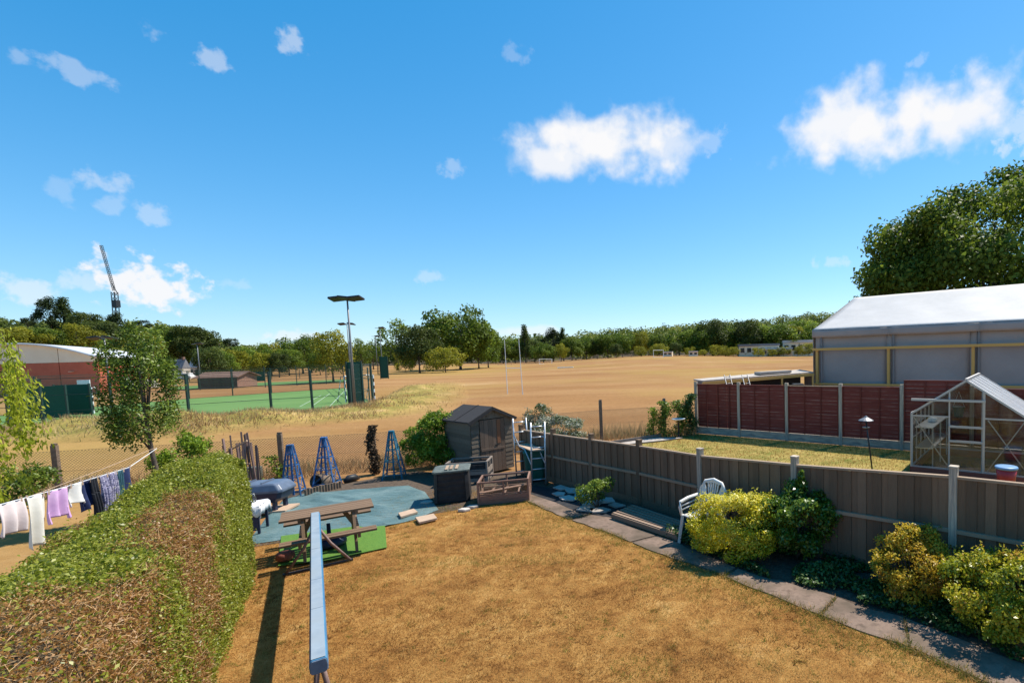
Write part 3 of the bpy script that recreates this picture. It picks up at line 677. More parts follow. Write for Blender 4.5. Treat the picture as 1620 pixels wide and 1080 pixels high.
# end face of the hedge
ne_n = 16000; t = rng.random(ne_n); z = rng.random(ne_n) * (HH + .02); Pe = np.array(r)[None] * (1 - t)[:, None] + np.array(l)[None] * t[:, None]; Pe[:, 2] = z
Pe += np.array(ne)[None] * ((vnoise(Pe, 3) - .5) * .2 - rng.random(ne_n) * .08)[:, None]
Lr = rng.uniform(.025, .045, ne_n)
o = nobj('end_foliage', npmesh('end_foliage', leafquads(Pe - np.array(ORI[hedge.name]), unit(np.array(ne)[None] * .7 + rng.normal(size=Pe.shape) * .8), Lr, Lr * .55), 4, M['hedge'], np.clip(.5 + rng.random(ne_n) * .4, 0, 1)), hedge); o['kind'] = 'stuff'
# dead twigs
sel = np.where(isb)[0]; sel = rng.choice(sel, min(15000, len(sel)), replace=False)
Pt = P2[sel] - Nv[sel] * .03; ta = unit(np.cross(Nv[sel], rng.normal(size=(len(sel), 3))) + Nv[sel] * rng.uniform(.1, .8, (len(sel), 1)))
sd = unit(np.cross(ta, rng.normal(size=ta.shape))); Lt = rng.uniform(.03, .11, (len(sel), 1)); wt = rng.uniform(.001, .0026, (len(sel), 1))
V = np.empty((len(sel), 4, 3)); kk = unit(np.cross(sd, ta)) * Lt * .12
V[:, 0] = Pt - sd * wt; V[:, 1] = Pt + sd * wt; V[:, 2] = Pt + ta * Lt + sd * wt * .5 + kk; V[:, 3] = Pt + ta * Lt - sd * wt * .5 + kk
V -= np.array(ORI[hedge.name]); o = nobj('twigs', npmesh('twigs', V.reshape(-1, 3), 4, M['twig']), hedge); o['kind'] = 'stuff'
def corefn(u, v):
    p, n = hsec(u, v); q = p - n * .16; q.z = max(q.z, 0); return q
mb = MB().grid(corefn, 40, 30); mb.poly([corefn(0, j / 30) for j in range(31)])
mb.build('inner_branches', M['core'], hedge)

# ================================================================== GARDEN THINGS
Z = Vector((0, 0, 1))
ORD = 'first second third fourth fifth sixth seventh eighth ninth tenth eleventh twelfth thirteenth fourteenth fifteenth'.split()
def axes(u):
    u = Vector((u[0], u[1], 0)).normalized(); return u, Vector((-u.y, u.x, 0))
# ---- padded balance beam
A = D(504, 1046, 4.3); B = D(499, 818, 8.65); A.z = B.z = .88
u, n = axes(B - A)
beam = thing('balance_beam', 'pale blue padded gymnastics balance beam pointing away over the lawn', 'balance beam', Vector((A.x, A.y, 0)))
M['pad'] = pm('blue_vinyl_pad', [(.17, .22, .275), (.27, .32, .365), (.21, .27, .325)], 3, .65, .12, .004, big=(2.0, (.25, .29, .32)))
M['padside'] = pm('blue_vinyl_side', [(.04, .16, .30), (.07, .22, .37)], 4, .45, .1, .004)
M['padend'] = pm('dusty_pad_end', [(.09, .13, .19), (.16, .21, .28)], 9, .7, .15, .004)
def prof(p, k=1.0):
    return [p + n * a * k + Z * b * k for a, b in ((-.05, .0), (.05, .0), (.062, -.012), (.07, -.06), (.066, -.115), (.05, -.13), (-.05, -.13), (-.066, -.115), (-.07, -.06), (-.062, -.012))]
mb = MB(); pr = prof(A); mb.prism(pr, B - A); bo = mb.build('beam_body', M['padside'], beam, bev=.006)
MB().prism([A + n * a + Z * .003 + u * .01 for a in (-.052, .052)] + [B + n * a + Z * .003 for a in (.052, -.052)], Z * .004).build('top_strip', M['pad'], bo)
for s in (1.15, 2.05, 3.3): MB().obox(A + u * s + Z * .0075, u * .003, n * .053, Z * .0012).build('seam', M['padend'], bo)
ce = A - u * .004 - Z * .065
MB().prism([ce + (p - A + Z * .065) * .93 for p in prof(A)], -u * .012).build('end_cap', M['padend'], beam, bev=.004)
for s in (.35, (B - A).length - .35):
    for k in (-1, 1):
        t = A + u * s - Z * .12; MB().tube([t, t + n * k * (.05 if s < 1 else .18) - Z * .36 + u * 0, Vector((t.x, t.y, .03)) + n * k * (.10 if s < 1 else .44)], .022, 8).build('leg', M['rust'], beam, smooth=True)
    t = Vector((A.x, A.y, 0)) + u * s; MB().bar(t - n * (.13 if s < 1 else .48) + Z * .025, t + n * (.13 if s < 1 else .48) + Z * .025, .05, .03).build('foot_bar', M['darkmetal'], beam)

# ---- tarpaulin and mats
tarp = [(388, 862), (425, 815), (450, 790), (480, 781), (560, 774), (646, 768), (672, 778), (694, 806), (655, 822), (612, 832), (560, 840), (450, 853)]
tp = [G(*q, .012) for q in tarp]; cen = sum(tp, Vector()) / len(tp)
mb = MB(); ring = 26
for k in range(ring + 1):
    for i in range(len(tp) * 12):
        a = tp[i // 12].lerp(tp[(i // 12 + 1) % len(tp)], (i % 12) / 12); p = cen.lerp(a, k / ring)
        q = np.array([[p.x * .55 + p.y * .2, p.y * 2.0 + p.x * .9, 0]]); p.z = .016 + .085 * (vnoise(q, 2.2)[0] ** 3) * (1 if k < ring else .3); mb.v.append(p)
nt_ = len(tp) * 12
for k in range(ring):
    for i in range(nt_): mb.f.append((k * nt_ + i, k * nt_ + (i + 1) % nt_, (k + 1) * nt_ + (i + 1) % nt_, (k + 1) * nt_ + i))
tag(mb.build('tarpaulin', M['tarp'], smooth=True), 'creased teal tarpaulin spread on the ground behind the picnic table', 'tarpaulin')
mp = [G(q[0], q[1], .022) for q in ((440, 895), (520, 886), (612, 866), (609, 829), (560, 833), (445, 848))]
mt = MB().prism(mp, (0, 0, .012)).build('grass_mat', M['turf']); tag(mt, 'bright green artificial grass mat under the picnic table', 'mat')

# ---- picnic table
tl = [G(440, 827, .74), G(446, 811, .74), G(587, 788, .74), G(591, 801, .74)]
c0 = (tl[0] + tl[1]) / 2; c1 = (tl[2] + tl[3]) / 2; u, n = axes(c1 - c0); L = (c1 - c0).length
if n.y < 0: n = -n
pt = thing('picnic_table', 'weathered brown wooden picnic table with two fixed benches', 'picnic table', Vector(((c0.x + c1.x) / 2, (c0.y + c1.y) / 2, 0)))
cm = (c0 + c1) / 2; cm.z = 0; hl = L / 2
for k in range(5):
    o = (k - 2) * .138; pbar('plank', M['picnic'], pt, cm - u * (hl + random.uniform(-.01, .01)) + n * o + Z * .735, cm + u * hl + n * o + Z * .735, .122, .036)
for sgn in (-1, 1):
    for k in (0, 1):
        o = sgn * (.62 + k * .13); pbar('bench_plank', M['picnic'], pt, cm - u * hl + n * o + Z * .43, cm + u * hl + n * o + Z * .43, .112, .036)
for s in (-1, 1):
    e = cm + u * s * (hl - .32)
    for sgn in (-1, 1): pbar('leg', M['picnic'], pt, e + n * sgn * .26 + Z * .71, e + n * sgn * .62 + Z * .03, .09, .045, up=u)
    pbar('bench_bearer', M['picnic'], pt, e - n * .8 + Z * .385 + u * .046 * s, e + n * .8 + Z * .385 + u * .046 * s, .045, .09)
    pbar('top_bearer', M['picnic'], pt, e - n * .34 + Z * .68 + u * .046 * s, e + n * .34 + Z * .68 + u * .046 * s, .045, .07)
    pbar('brace', M['picnic'], pt, e + Z * .40, cm + u * s * .22 + Z * .70, .045, .07)
# parasol base under it
c = G(522, 862, .05)
b = MB().lathe(c, [(.22, 0), (.27, .03), (.27, .08), (.21, .15), (.10, .19), (.035, .21), (.03, .42)], 24).build('parasol_base', M['navy'], smooth=True); tag(b, 'dark blue domed parasol base under the picnic table', 'parasol base')
c = G(452, 885, .05); b = MB().lathe(c, [(.10, 0), (.14, .04), (.13, .13), (.08, .15)], 14).build('clay_pot', M['redbrick'], smooth=True); tag(b, 'dark upturned pot by the left legs of the picnic table', 'pot')

# ---- lattice obelisks
def obelisk(px, by, ty, wpx, mat, label):
    c = G(px, by); d = c.y; h = (by - ty) * d / FPX * .99; w = wpx * d / FPX / 2 * .66; t = .055
    o = thing('plant_obelisk', label, 'obelisk', c, 'painted garden obelisks')
    rot = random.uniform(.2, .5); ex = Vector((math.cos(rot), math.sin(rot), 0)); ey = Vector((-ex.y, ex.x, 0)); cs = [ex * a + ey * b for a, b in ((-1, -1), (1, -1), (1, 1), (-1, 1))]
    P = lambda k, z: c + cs[k % 4] * (w + (t - w) * (z / h)) + Z * z
    for k in range(4): pbar('upright', mat, o, P(k, 0), P(k, h), .03, .03)
    zs = [.10, .38, .62, .84]
    for zi, z in enumerate(zs):
        for k in range(4):
            pbar('rail', mat, o, P(k, h * z), P(k + 1, h * z), .02, .02)
            if zi < 3: pbar('brace', mat, o, P(k, h * z) + cs[k] * .012, P(k + 1, h * zs[zi + 1]) + cs[k] * .01, .014, .014)
    MB().prism([c + q * (t + .015) + Z * h for q in cs], (0, 0, .05)).build('cap', mat, o, bev=.006)
    piece('centre_slat', mat, o, c + Z * h * .5, ex * .02, ey * .02, Z * h * .5)
obelisk(465, 783, 703, 40, M['bluepaint'], 'faded blue wooden obelisk nearest the navy lidded chest')
obelisk(518, 770, 691, 46, M['bluepaint'], 'bright blue wooden obelisk standing behind the log roll edging')
obelisk(624, 756, 681, 42, M['tealpaint'], 'teal blue wooden obelisk right of the ivy covered post')
# log roll edging
a = G(482, 785); b = G(541, 771); u, n = axes(b - a); lr = thing('log_roll_edging', 'low dark log roll edging beneath the blue obelisks', 'edging', a)
nl_ = 13
for k in range(nl_):
    p = a.lerp(b, (k + .5) / nl_); MB().tube([p, p + Z * random.uniform(.17, .21)], .035, 8).build('log', M['darkconc'], lr, smooth=False)
# barrel on its side and pot
c = G(500, 762, .2); dv = Vector((-.15, -1, .12)).normalized()
mb = MB(); ex = dv.cross(Z).normalized(); ey = ex.cross(dv)
prof_ = [(.0, .50), (.14, .50), (.19, .42), (.21, .2), (.205, .0), (.18, -.01), (.175, .02), (.17, .3), (0, .32)]
for (rr, s) in prof_:
    for k in range(20): t = k / 20 * 6.2832; mb.v.append(c - dv * s + (ex * math.cos(t) + ey * math.sin(t)) * max(rr, .001))
for i in range(len(prof_) - 1):
    for k in range(20): mb.f.append((i * 20 + k, i * 20 + (k + 1) % 20, (i + 1) * 20 + (k + 1) % 20, (i + 1) * 20 + k))
tag(mb.build('plant_tub', M['darkconc'], smooth=True), 'dark brown tub tipped on its side behind the middle obelisk', 'tub')
a = G(545, 762, .05); b = G(568, 756, .05)
tag(MB().tube([a, a.lerp(b, .3) + Z * .06, a.lerp(b, .7) + Z * .05, b], [.05, .11, .11, .04], 9).build('rubber_bundle', M['blacklid'], smooth=True), 'black rolled sheeting on the soil right of the middle obelisk', 'sheeting')
c = G(403, 760); bb = MB().prism([c + Vector((x, y, 0)) for x, y in ((-.17, -.12), (.17, -.12), (.17, .12), (-.17, .12))], (0, 0, .42)).build('storage_box', pm('grey_green_box', [(.10, .11, .09), (.17, .18, .15)], 8, .7, .2), bev=.02); tag(bb, 'small grey green box behind the navy chest by the wire fence', 'box')
c = G(413, 760); tag(MB().tube([c, c + Vector((-.02, 0, 1.0))], .012, 6).build('garden_cane', M['darkmetal']), 'thin dark cane upright beside the grey green box', 'cane')

# ---- navy chest with domed lid on a wooden stand
c = G(413, 810); u, n = axes((.97, .2)); ch = thing('storage_chest', 'navy plastic chest with faded domed lid beside the hedge end', 'chest', c)
W, Dp = .62, .34
def ring(z, k, kx=1): return [c + u * (a * W * k * kx) + n * (b * Dp * k) + Z * z for a, b in ((-.9, -1), (.9, -1), (1, -.8), (1, .8), (.9, 1), (-.9, 1), (-1, .8), (-1, -.8))]
def loft(rings, name, mat, par, bev=.01):
    mb = MB(); nn = len(rings[0])
    for r_ in rings: mb.v += r_
    for i in range(len(rings) - 1):
        for k in range(nn): mb.f.append((i * nn + k, i * nn + (k + 1) % nn, (i + 1) * nn + (k + 1) % nn, (i + 1) * nn + k))
    mb.f.append(tuple(reversed(range(nn)))); mb.f.append(tuple((len(rings) - 1) * nn + k for k in range(nn)))
    return mb.build(name, mat, par, bev=bev)
loft([ring(.26, .72), ring(.36, .9), ring(.50, .97)], 'body', M['navy'], ch)
lid = loft([ring(.50, 1.02), ring(.56, 1.02), ring(.68, .88), ring(.72, .78)], 'lid', M['navytop'], ch, .02)
for k in (-.3, .3): MB().obox(c + u * k * W + Z * .735, u * .012, n * Dp * .7, Z * .012).build('lid_rib', M['navytop'], lid)
for a in (-1, 1):
    for b in (-1, 1): pbar('leg', M['navy'], ch, c + u * a * W * .66 + n * b * Dp * .6, c + u * a * W * .66 + n * b * Dp * .6 + Z * .3, .07, .07)
piece('stand_board', M['timberpale'], ch, c + Z * .06, u * .66, n * .3, Z * .02)
MB().obox(c + u * -.1 - n * (Dp * .95) + Z * .47, u * .06, n * .015, Z * .012).build('handle', M['bucket'], ch)
# ---- side table with a white cloth
c = G(398, 842); u, n = axes((.9, .43)); st = thing('side_table', 'small dark table beside the hedge end', 'table', c)
piece('table_top', M['navy'], st, c + Z * .58, u * .24, n * .3, Z * .02)
for a in (-1, 1):
    for b in (-1, 1): piece('leg', M['navy'], st, c + u * a * .2 + n * b * .26 + Z * .28, u * .022, n * .022, Z * .28)
piece('side_panel', M['navy'], st, c - n * .28 + Z * .34, u * .2, n * .012, Z * .24)
def clothfn(s, t):
    x = (s - .5) * .6; y = (t - .5) * .74; ex = max(0, abs(x) - .245); ey = max(0, abs(y) - .305); z = .604 - ex * 3.2 - ey * 2.6 * (1 + .4 * math.sin(s * 17))
    return c + u * (max(-.255, min(.255, x)) + .012 * math.sin(t * 21) * (ex > 0)) + n * (max(-.315, min(.315, y)) + .012 * math.sin(s * 23) * (ey > 0)) + Z * (z + .004 * math.sin(s * 9 + t * 7))
M['lace'] = pm('white_cloth', [(.55, .54, .55), (.75, .74, .74)], 14, .9, .4, .01)
tag(MB().grid(clothfn, 26, 26).build('table_cloth', M['lace'], smooth=True, solid=.004), 'crumpled white cloth hanging over the small dark table', 'cloth')
tag(MB().lathe(c + u * -.1 + Z * .61, [(.05, 0), (.075, .05), (.07, .1), (.06, .1), (.05, .02)], 14).build('clay_bowl', M['frame_wood'], smooth=True), 'small brown bowl standing on the white cloth', 'bowl')
tag(MB().lathe(c + u * .02 + n * .14 + Z * .61, [(.06, 0), (.065, .12), (.05, .15), (.045, .18)], 12).build('clear_jar', M['glass'], smooth=True), 'clear jar at the back of the white cloth', 'jar')
# ---- bundle of rusty poles
bx, by = G(380, 792), None; pb = thing('pole_bundle', 'rusty brown bundle of upright poles and rails behind the hedge end', 'poles', bx)
base = G(388, 790)
for k in range(16):
    o = Vector((random.uniform(-.30, .10), random.uniform(-.1, .4), 0)); h = random.uniform(1.2, 1.72)
    pbar('pole', M['rust'], pb, base + o, base + o + Vector((random.uniform(-.13, .0), random.uniform(-.1, .1), h)), random.uniform(.025, .055), .03)
pbar('cross_rail', M['timberpale'], pb, base + Vector((-.55, .1, 1.18)), base + Vector((-.0, .2, 1.5)), .05, .03)
pbar('cross_rail', M['rust'], pb, base + Vector((-.5, .0, .8)), base + Vector((.02, .2, .9)), .04, .03)

# ---- timber offcuts
for (q, lab) in ((((630, 814), (655, 807), (661, 812), (634, 820)), 'pale timber block lying on the edge of the teal tarpaulin'), (((657, 821), (686, 815), (692, 822), (663, 829)), 'flat pale slab lying on the dry grass by the tarpaulin')):
    o = MB().prism([G(a, b, .03) for a, b in q], (0, 0, .05)).build('timber_slab', M['timberpale'], bev=.008); tag(o, lab, 'slab')
for i, (x, y, lab) in enumerate(((735, 808, 'small pale stone below the black compost bin'), (676, 796, 'broken pale stone left of the black compost bin'), (748, 803, 'pale stone between compost bin and cold frame'))):
    p = G(x, y); o = MB().prism([p + Vector((a, b, 0)) for a, b in ((-.13, -.07), (.05, -.1), (.14, 0), (.06, .09), (-.1, .08))], (0, 0, .06)).build('broken_stone', M['stone'], bev=.015); tag(o, lab, 'stone')

# ---- shed
u = Vector((.6, .8, 0)); n = Vector((-.8, .6, 0))        # u across the front, n towards the back
sa = Vector((-6.15, 15.1, 0)); hw = .68; dep = 1.5; EV = 1.66; AP = 1.98
sh = thing('garden_shed', 'small weathered timber shed with black felt apex roof and double door', 'shed', sa)
nb = 12
for k in range(nb):
    z0, z1 = .06 + (EV - .06) * k / nb, .06 + (EV - .06) * (k + 1) / nb
    for s in (-1, 1): piece('side_board', M['shedwood'], sh, sa + u * s * (hw + .004 * (k % 2)) + n * dep / 2 + Z * (z0 + z1) / 2, n * dep / 2, u * .009, Z * ((z1 - z0) / 2 + .006) - u * s * .013)
    for a, b in ((-hw, -hw + .28), (hw - .28, hw)): piece('front_board', M['shedwood'], sh, sa + u * (a + b) / 2 + Z * (z0 + z1) / 2 + n * .002 * (k % 2), u * ((b - a) / 2 - .013), n * .008, Z * ((z1 - z0) / 2 + .006) + n * .012)
MB().prism([sa + u * -hw + Z * EV, sa + u * hw + Z * EV, sa + Z * (AP - .02)], n * .02).build('gable_front', M['shedwood'], sh)
MB().prism([sa + n * dep + u * -hw + Z * .05, sa + n * dep + u * hw + Z * .05, sa + n * dep + u * hw + Z * EV, sa + n * dep + Z * (AP - .02), sa + n * dep - u * hw + Z * EV], n * .02).build('back_wall', M['shedwood'], sh)
for k in range(6):
    w = (2 * hw - .56) / 6; piece('door_board', M['sheddoor'], sh, sa + u * (-hw + .28 + w * (k + .5)) + Z * ((EV - .02 + .05) / 2) - n * .012, u * (w / 2 - .003), n * .01, Z * (EV - .07) / 2)
piece('new_board', M['rustboard'], sh, sa + u * (-hw + .28 + (2 * hw - .56) / 6 * 4.5) + Z * 1.25 - n * .024, u * .055, n * .006, Z * .36)
piece('door_rail', M['sheddoor'], sh, sa + Z * .75 - n * .028, u * .38, n * .008, Z * .035)
MB().obox(sa + u * .12 + Z * .85 - n * .035, u * .05, n * .01, Z * .015).build('hasp', M['darkmetal'], sh)
for s in (-1, 1):
    e0 = sa + u * s * (hw + .10) + Z * (EV - .06); r0 = sa + Z * (AP + .01); o_ = -n * .09; q = [e0 + o_, r0 + o_, r0 + n * (dep + .08), e0 + n * (dep + .08)]
    ro = MB().prism(q, Z * .035).build('roof_panel', M['felt'], sh)
    MB().bar((e0 + o_).lerp(e0 + n * dep, .5) + Z * .045, (r0 + o_).lerp(r0 + n * dep, .5) + Z * .045, .03, .012).build('felt_batten', M['felt'], ro)
    pbar('bargeboard', M['felt'], sh, e0 + o_ - n * .012 - Z * .02, r0 + o_ - n * .012 - Z * .02, .02, .09)
# ---- compost bin
c = G(716, 795); u, n = axes((.93, .36)); cb = thing('compost_bin', 'black plastic square compost bin with battens on its lid', 'compost bin', c + n * .3)
c = c + n * .36
def sq(z, k): return [c + u * a * k + n * b * k + Z * z for a, b in ((-1, -.85), (-.85, -1), (.85, -1), (1, -.85), (1, .85), (.85, 1), (-.85, 1), (-1, .85))]
loft([sq(.02, .40), sq(.74, .37)], 'body', M['blacklid'], cb, .01)
for k in range(5):
    z = .12 + k * .13; MB().obox(c - n * (.40 - .042 * z) + Z * z, u * .30, n * .012, Z * .035).build('vent_panel', M['blacklid'], cb, bev=.006)
    MB().obox(c - u * (.40 - .042 * z) + Z * z, u * .012, n * .30, Z * .035).build('vent_panel', M['blacklid'], cb, bev=.006)
for s in (-1, 1): MB().bar(c - n * .41 + u * s * .33 + Z * .04, c - n * .385 + u * s * .31 + Z * .74, .05, .03).build('corner_rib', M['blacklid'], cb)
lid = loft([sq(.74, .41), sq(.785, .415), sq(.80, .38)], 'lid', M['lidgreen'], cb, .008)
for s in (-.10, -.0, .12): pbar('batten', M['railwood'], lid, c + u * s - n * .33 + Z * .82, c + u * s + n * .15 + Z * .82, .06, .02)
# ---- cold frames
def cold_frame(name, label, c, u, w, d, h, mat, bars, glazed, solid):
    u, n = axes(u); o = thing(name, label, 'cold frame', c)
    cs = [c + u * a * w / 2 + n * b * d / 2 for a, b in ((-1, -1), (1, -1), (1, 1), (-1, 1))]
    for k, p in enumerate(cs):
        pbar('post', mat, o, p, p + Z * h, .045, .045)
        q = cs[(k + 1) % 4]; t = (q - p).normalized() * .023
        pbar('top_rail', mat, o, p + t + Z * (h - .02), q - t + Z * (h - .02), .04, .04)
        for zz in solid: pbar('board', mat, o, p + t + Z * zz, q - t + Z * zz, .025, .10)
        for j in range(1, bars + 1): m_ = p.lerp(q, j / (bars + 1)); pbar('upright', mat, o, m_ + Z * (max(solid) + .05), m_ + Z * (h - .04), .035, .03)
        pbar('mid_rail', mat, o, p + t + Z * (max(solid) + .08), q - t + Z * (max(solid) + .08), .03, .03)
    if glazed:
        for k in (0, 3): p, q = cs[k], cs[(k + 1) % 4]; t = (q - p).normalized() * .03; MB().poly([p + t + Z * .22, q - t + Z * .22, q - t + Z * (h - .05), p + t + Z * (h - .05)]).build('pane', M['glass'], o, solid=.004)
    return o, cs, u, n
c = G(790, 797) + Vector((0, .42, 0)); cf, cs, u, n = cold_frame('cold_frame', 'open brown timber cold frame beside the black compost bin', c, (.97, .26), 1.12, .78, .56, M['frame_wood'], 1, True, (.06, .165))
pbar('inner_board', M['frame_wood'], cf, cs[0] + Z * .3, cs[2] + Z * .24, .12, .02)
MB().poly([cs[0] + Z * .05, cs[1] + Z * .05, cs[2] + Z * .05, cs[3] + Z * .05]).build('soil_bed', M['soil'], cf)
for k in range(3): pbar('cross_rail', M['frame_wood'], cf, cs[0].lerp(cs[1], .2 + .3 * k) + Z * .23, cs[3].lerp(cs[2], .25 + .27 * k) + Z * .23, .05, .02)
c = G(732, 768) + Vector((0, .5, 0)); cf2, cs, u, n = cold_frame('cold_frame', 'dark lined cold frame standing behind the black compost bin', c, (.98, .2), 1.05, .75, .62, M['oldwood'], 1, False, (.1, .3))
for k in range(4): p, q = cs[k], cs[(k + 1) % 4]; mb = MB().prism([p + Z * .05, q + Z * .05, q + Z * .52, p + Z * .52], Vector((0, 0, 0)) + (c - (p + q) / 2).normalized() * .02); mb.build('liner', M['membrane'], cf2)

# ---- aluminium ladder scaffold
def ladder_part(par, p0, p1, w, u, nr, mat, r=.022):
    for s in (-1, 1): MB().tube([p0 + u * s * w / 2, p1 + u * s * w / 2], r, 8).build('stile', mat, par, smooth=True)
    for k in range(nr):
        p = p0.lerp(p1, (k + .6) / nr); MB().tube([p - u * w / 2, p + u * w / 2], r * .8, 6).build('rung', mat, par, smooth=True)
lu = Vector((.92, .38, 0)); lc = G(850, 768)
ld = thing('platform_ladder', 'silver aluminium platform ladder standing against the shed corner', 'ladder', lc)
c1 = G(853, 768); ladder_part(ld, c1, c1 + Vector((.02, .06, 1.72)), .36, lu, 6, M['alu'])
c2 = G(823, 757) + Vector((0, .25, 0)); ladder_part(ld, c2, c2 + Vector((-.02, -.02, 1.72)), .36, lu, 6, M['alu'])
MB().prism([c1 - lu * .17 + Z * .95, c1 + lu * .17 + Z * .95, c2 + lu * .17 + Z * .95, c2 - lu * .17 + Z * .95], (0, 0, .03)).build('platform', M['timberpale'], ld)
for s in (-1, 1): MB().tube([c1 + lu * s * .18 + Z * .6, (c1 + lu * s * .18).lerp(c2 + lu * s * .18, .35) + Z * .94, (c1 + lu * s * .18).lerp(c2 + lu * s * .18, .7) + Z * .96, c2 + lu * s * .18 + Z * 1.2], .016, 6).build('strut', M['alu'], ld, smooth=True)
# ---- green water butt
c = G(836, 764) + Vector((.1, .3, 0)); wb = thing('water_butt', 'dark green plastic wheelie bin behind the aluminium ladder', 'bin', c); u, n = axes((.95, .3))
def sq2(z, kx, ky): return [c + u * a * kx + n * b * ky + Z * z for a, b in ((-1, -.8), (-.8, -1), (.8, -1), (1, -.8), (1, .8), (.8, 1), (-.8, 1), (-1, .8))]
loft([sq2(.05, .22, .24), sq2(.82, .28, .31)], 'body', M['greenbin'], wb, .02); loft([sq2(.82, .30, .33), sq2(.87, .30, .33), sq2(.92, .24, .26)], 'lid', M['greenbin'], wb, .015)
for s in (-1, 1): w_ = MB().tube([c + n * .26 + u * s * .2 + Z * .09, c + n * .26 + u * s * .25 + Z * .09], .09, 14); w_.build('wheel', M['blacklid'], wb)

# ---- membrane and broken slabs
mm = [G(*q, .008) for q in ((845, 768), (905, 778), (985, 800), (1010, 812), (965, 818), (918, 812), (880, 795), (835, 780))]
tag(MB().prism(mm, (0, 0, .012)).build('weed_membrane', M['membrane']), 'black weed membrane laid between path and fence', 'membrane')
slabs = [((889, 772), 20, 7), ((907, 777), 22, 8), ((922, 786), 24, 8), ((900, 789), 22, 7), ((938, 797), 26, 8), ((958, 792), 24, 8), ((927, 806), 22, 8), ((948, 808), 26, 7), ((975, 800), 20, 7), ((885, 782), 16, 6)]
for i, ((x, y), w, h) in enumerate(slabs):
    pts = []; ph = random.random() * 6
    for k in range(4 + i % 2):
        t = ph + k / (4 + i % 2) * 6.283 + random.uniform(-.25, .25); pts.append(G(x + math.cos(t) * w * .72 * random.uniform(.85, 1.1), y + math.sin(t) * h * .62 * random.uniform(.85, 1.1), .035))
    o = MB().prism(pts, (random.uniform(-.01, .01), 0, .035)).build('broken_slab', M['stone'], bev=.003)
    tag(o, 'flat broken grey paving piece on the black membrane by the small shrub, %s from the shed side' % ORD[sorted(range(10), key=lambda j: slabs[j][0][0]).index(i)], 'paving', 'broken paving on the membrane')
# ---- slatted wooden panel lying beside the path
a, b, c, d = G(968, 812, .12), G(1072, 846, .12), G(1085, 826, .16), G(1002, 798, .16)
sp = thing('slatted_panel', 'low grey slatted wooden bench panel lying between path and fence', 'bench', Vector((a.x, a.y, 0)))
for k in range(6):
    t = (k + .5) / 6; p = a.lerp(d, t); q = b.lerp(c, t); w = (d - a).length / 6 * .62
    pbar('slat', M['deck'], sp, p, q, w, .03)
for t in (.06, .5, .94):
    p = a.lerp(b, t); q = d.lerp(c, t); pbar('bearer', M['deck'], sp, p - Z * .055, q - Z * .055, .05, .07)
pbar('front_board', M['deck'], sp, a - Z * .05, b - Z * .05, .03, .10)
for t in (.05, .95):
    for w0, w1 in ((a, b), (d, c)): p = w0.lerp(w1, t); piece('leg', M['deck'], sp, Vector((p.x, p.y, (p.z - .09) / 2)), Vector((.03, 0, 0)), Vector((0, .03, 0)), Z * max(.01, (p.z - .09) / 2))
# ---- white plastic chair
c = G(1114, 856); f = Vector((-.64, -.77, 0)); u = Vector((-f.y, f.x, 0))       # u right, f front
cr = thing('garden_chair', 'white moulded plastic garden chair half hidden by the golden shrub', 'chair', c); cr.scale = (1.2, 1.2, 1.2)
SW, SD = .23, .22
def seatfn(s, t): return c + u * (s - .5) * 2 * SW + f * (t - .5) * 2 * SD + Z * (.42 + .02 * (t - .3) ** 2 - .02 * math.sin(math.pi * s))
MB().grid(seatfn, 8, 8).build('seat', M['chair'], cr, smooth=True, solid=.015)
for s in (-1, 1):
    for t in (-1, 1):
        top = c + u * s * SW + f * t * SD + Z * .44; bot = c + u * s * (SW + .05) + f * t * (SD + .05); pbar('leg', M['chair'], cr, bot, top, .055, .04)
    MB().tube([c + u * s * .25 - f * .2 + Z * .66, c + u * s * .285 + f * .02 + Z * .645, c + u * s * .285 + f * .2 + Z * .62, c + u * s * .27 + f * .24 + Z * .56, c + u * s * .25 + f * .22 + Z * .42], [.025, .028, .028, .024, .022], 8).build('armrest', M['chair'], cr, smooth=True)
    for q in (0, 1): MB().tube([c + u * s * .265 - f * .16 + Z * (.58 - .06 * q), c + u * s * .27 + f * .2 + Z * (.56 - .06 * q)], .011, 6).build('arm_slat', M['chair'], cr, smooth=True)
bk = lambda a, z: c + u * a - f * (.2 + .16 * (z - .42)) + Z * z
rim = [bk(-.235, .42), bk(-.25, .60), bk(-.235, .76), bk(-.16, .87), bk(0, .91), bk(.16, .87), bk(.235, .76), bk(.25, .60), bk(.235, .42)]
MB().tube(rim, .026, 8).build('back_frame', M['chair'], cr, smooth=True)
for s in (-1, 1): MB().prism([bk(s * .06, .46), bk(s * .235, .44), bk(s * .25, .6), bk(s * .235, .76), bk(s * .17, .86), bk(s * .15, .80), bk(s * .10, .66)], f * .012).build('back_panel', M['chair'], cr)
MB().prism([bk(-.17, .86), bk(0, .905), bk(.17, .86), bk(.12, .845), bk(0, .865), bk(-.12, .845)], f * .012).build('top_panel', M['chair'], cr)
for k in range(7):
    a = (k - 3) / 3
    if abs(a) < .9: pbar('back_slat', M['chair'], cr, bk(a * .065, .46), bk(a * .15, .87 - .03 * a * a), .024, .012, up=f)

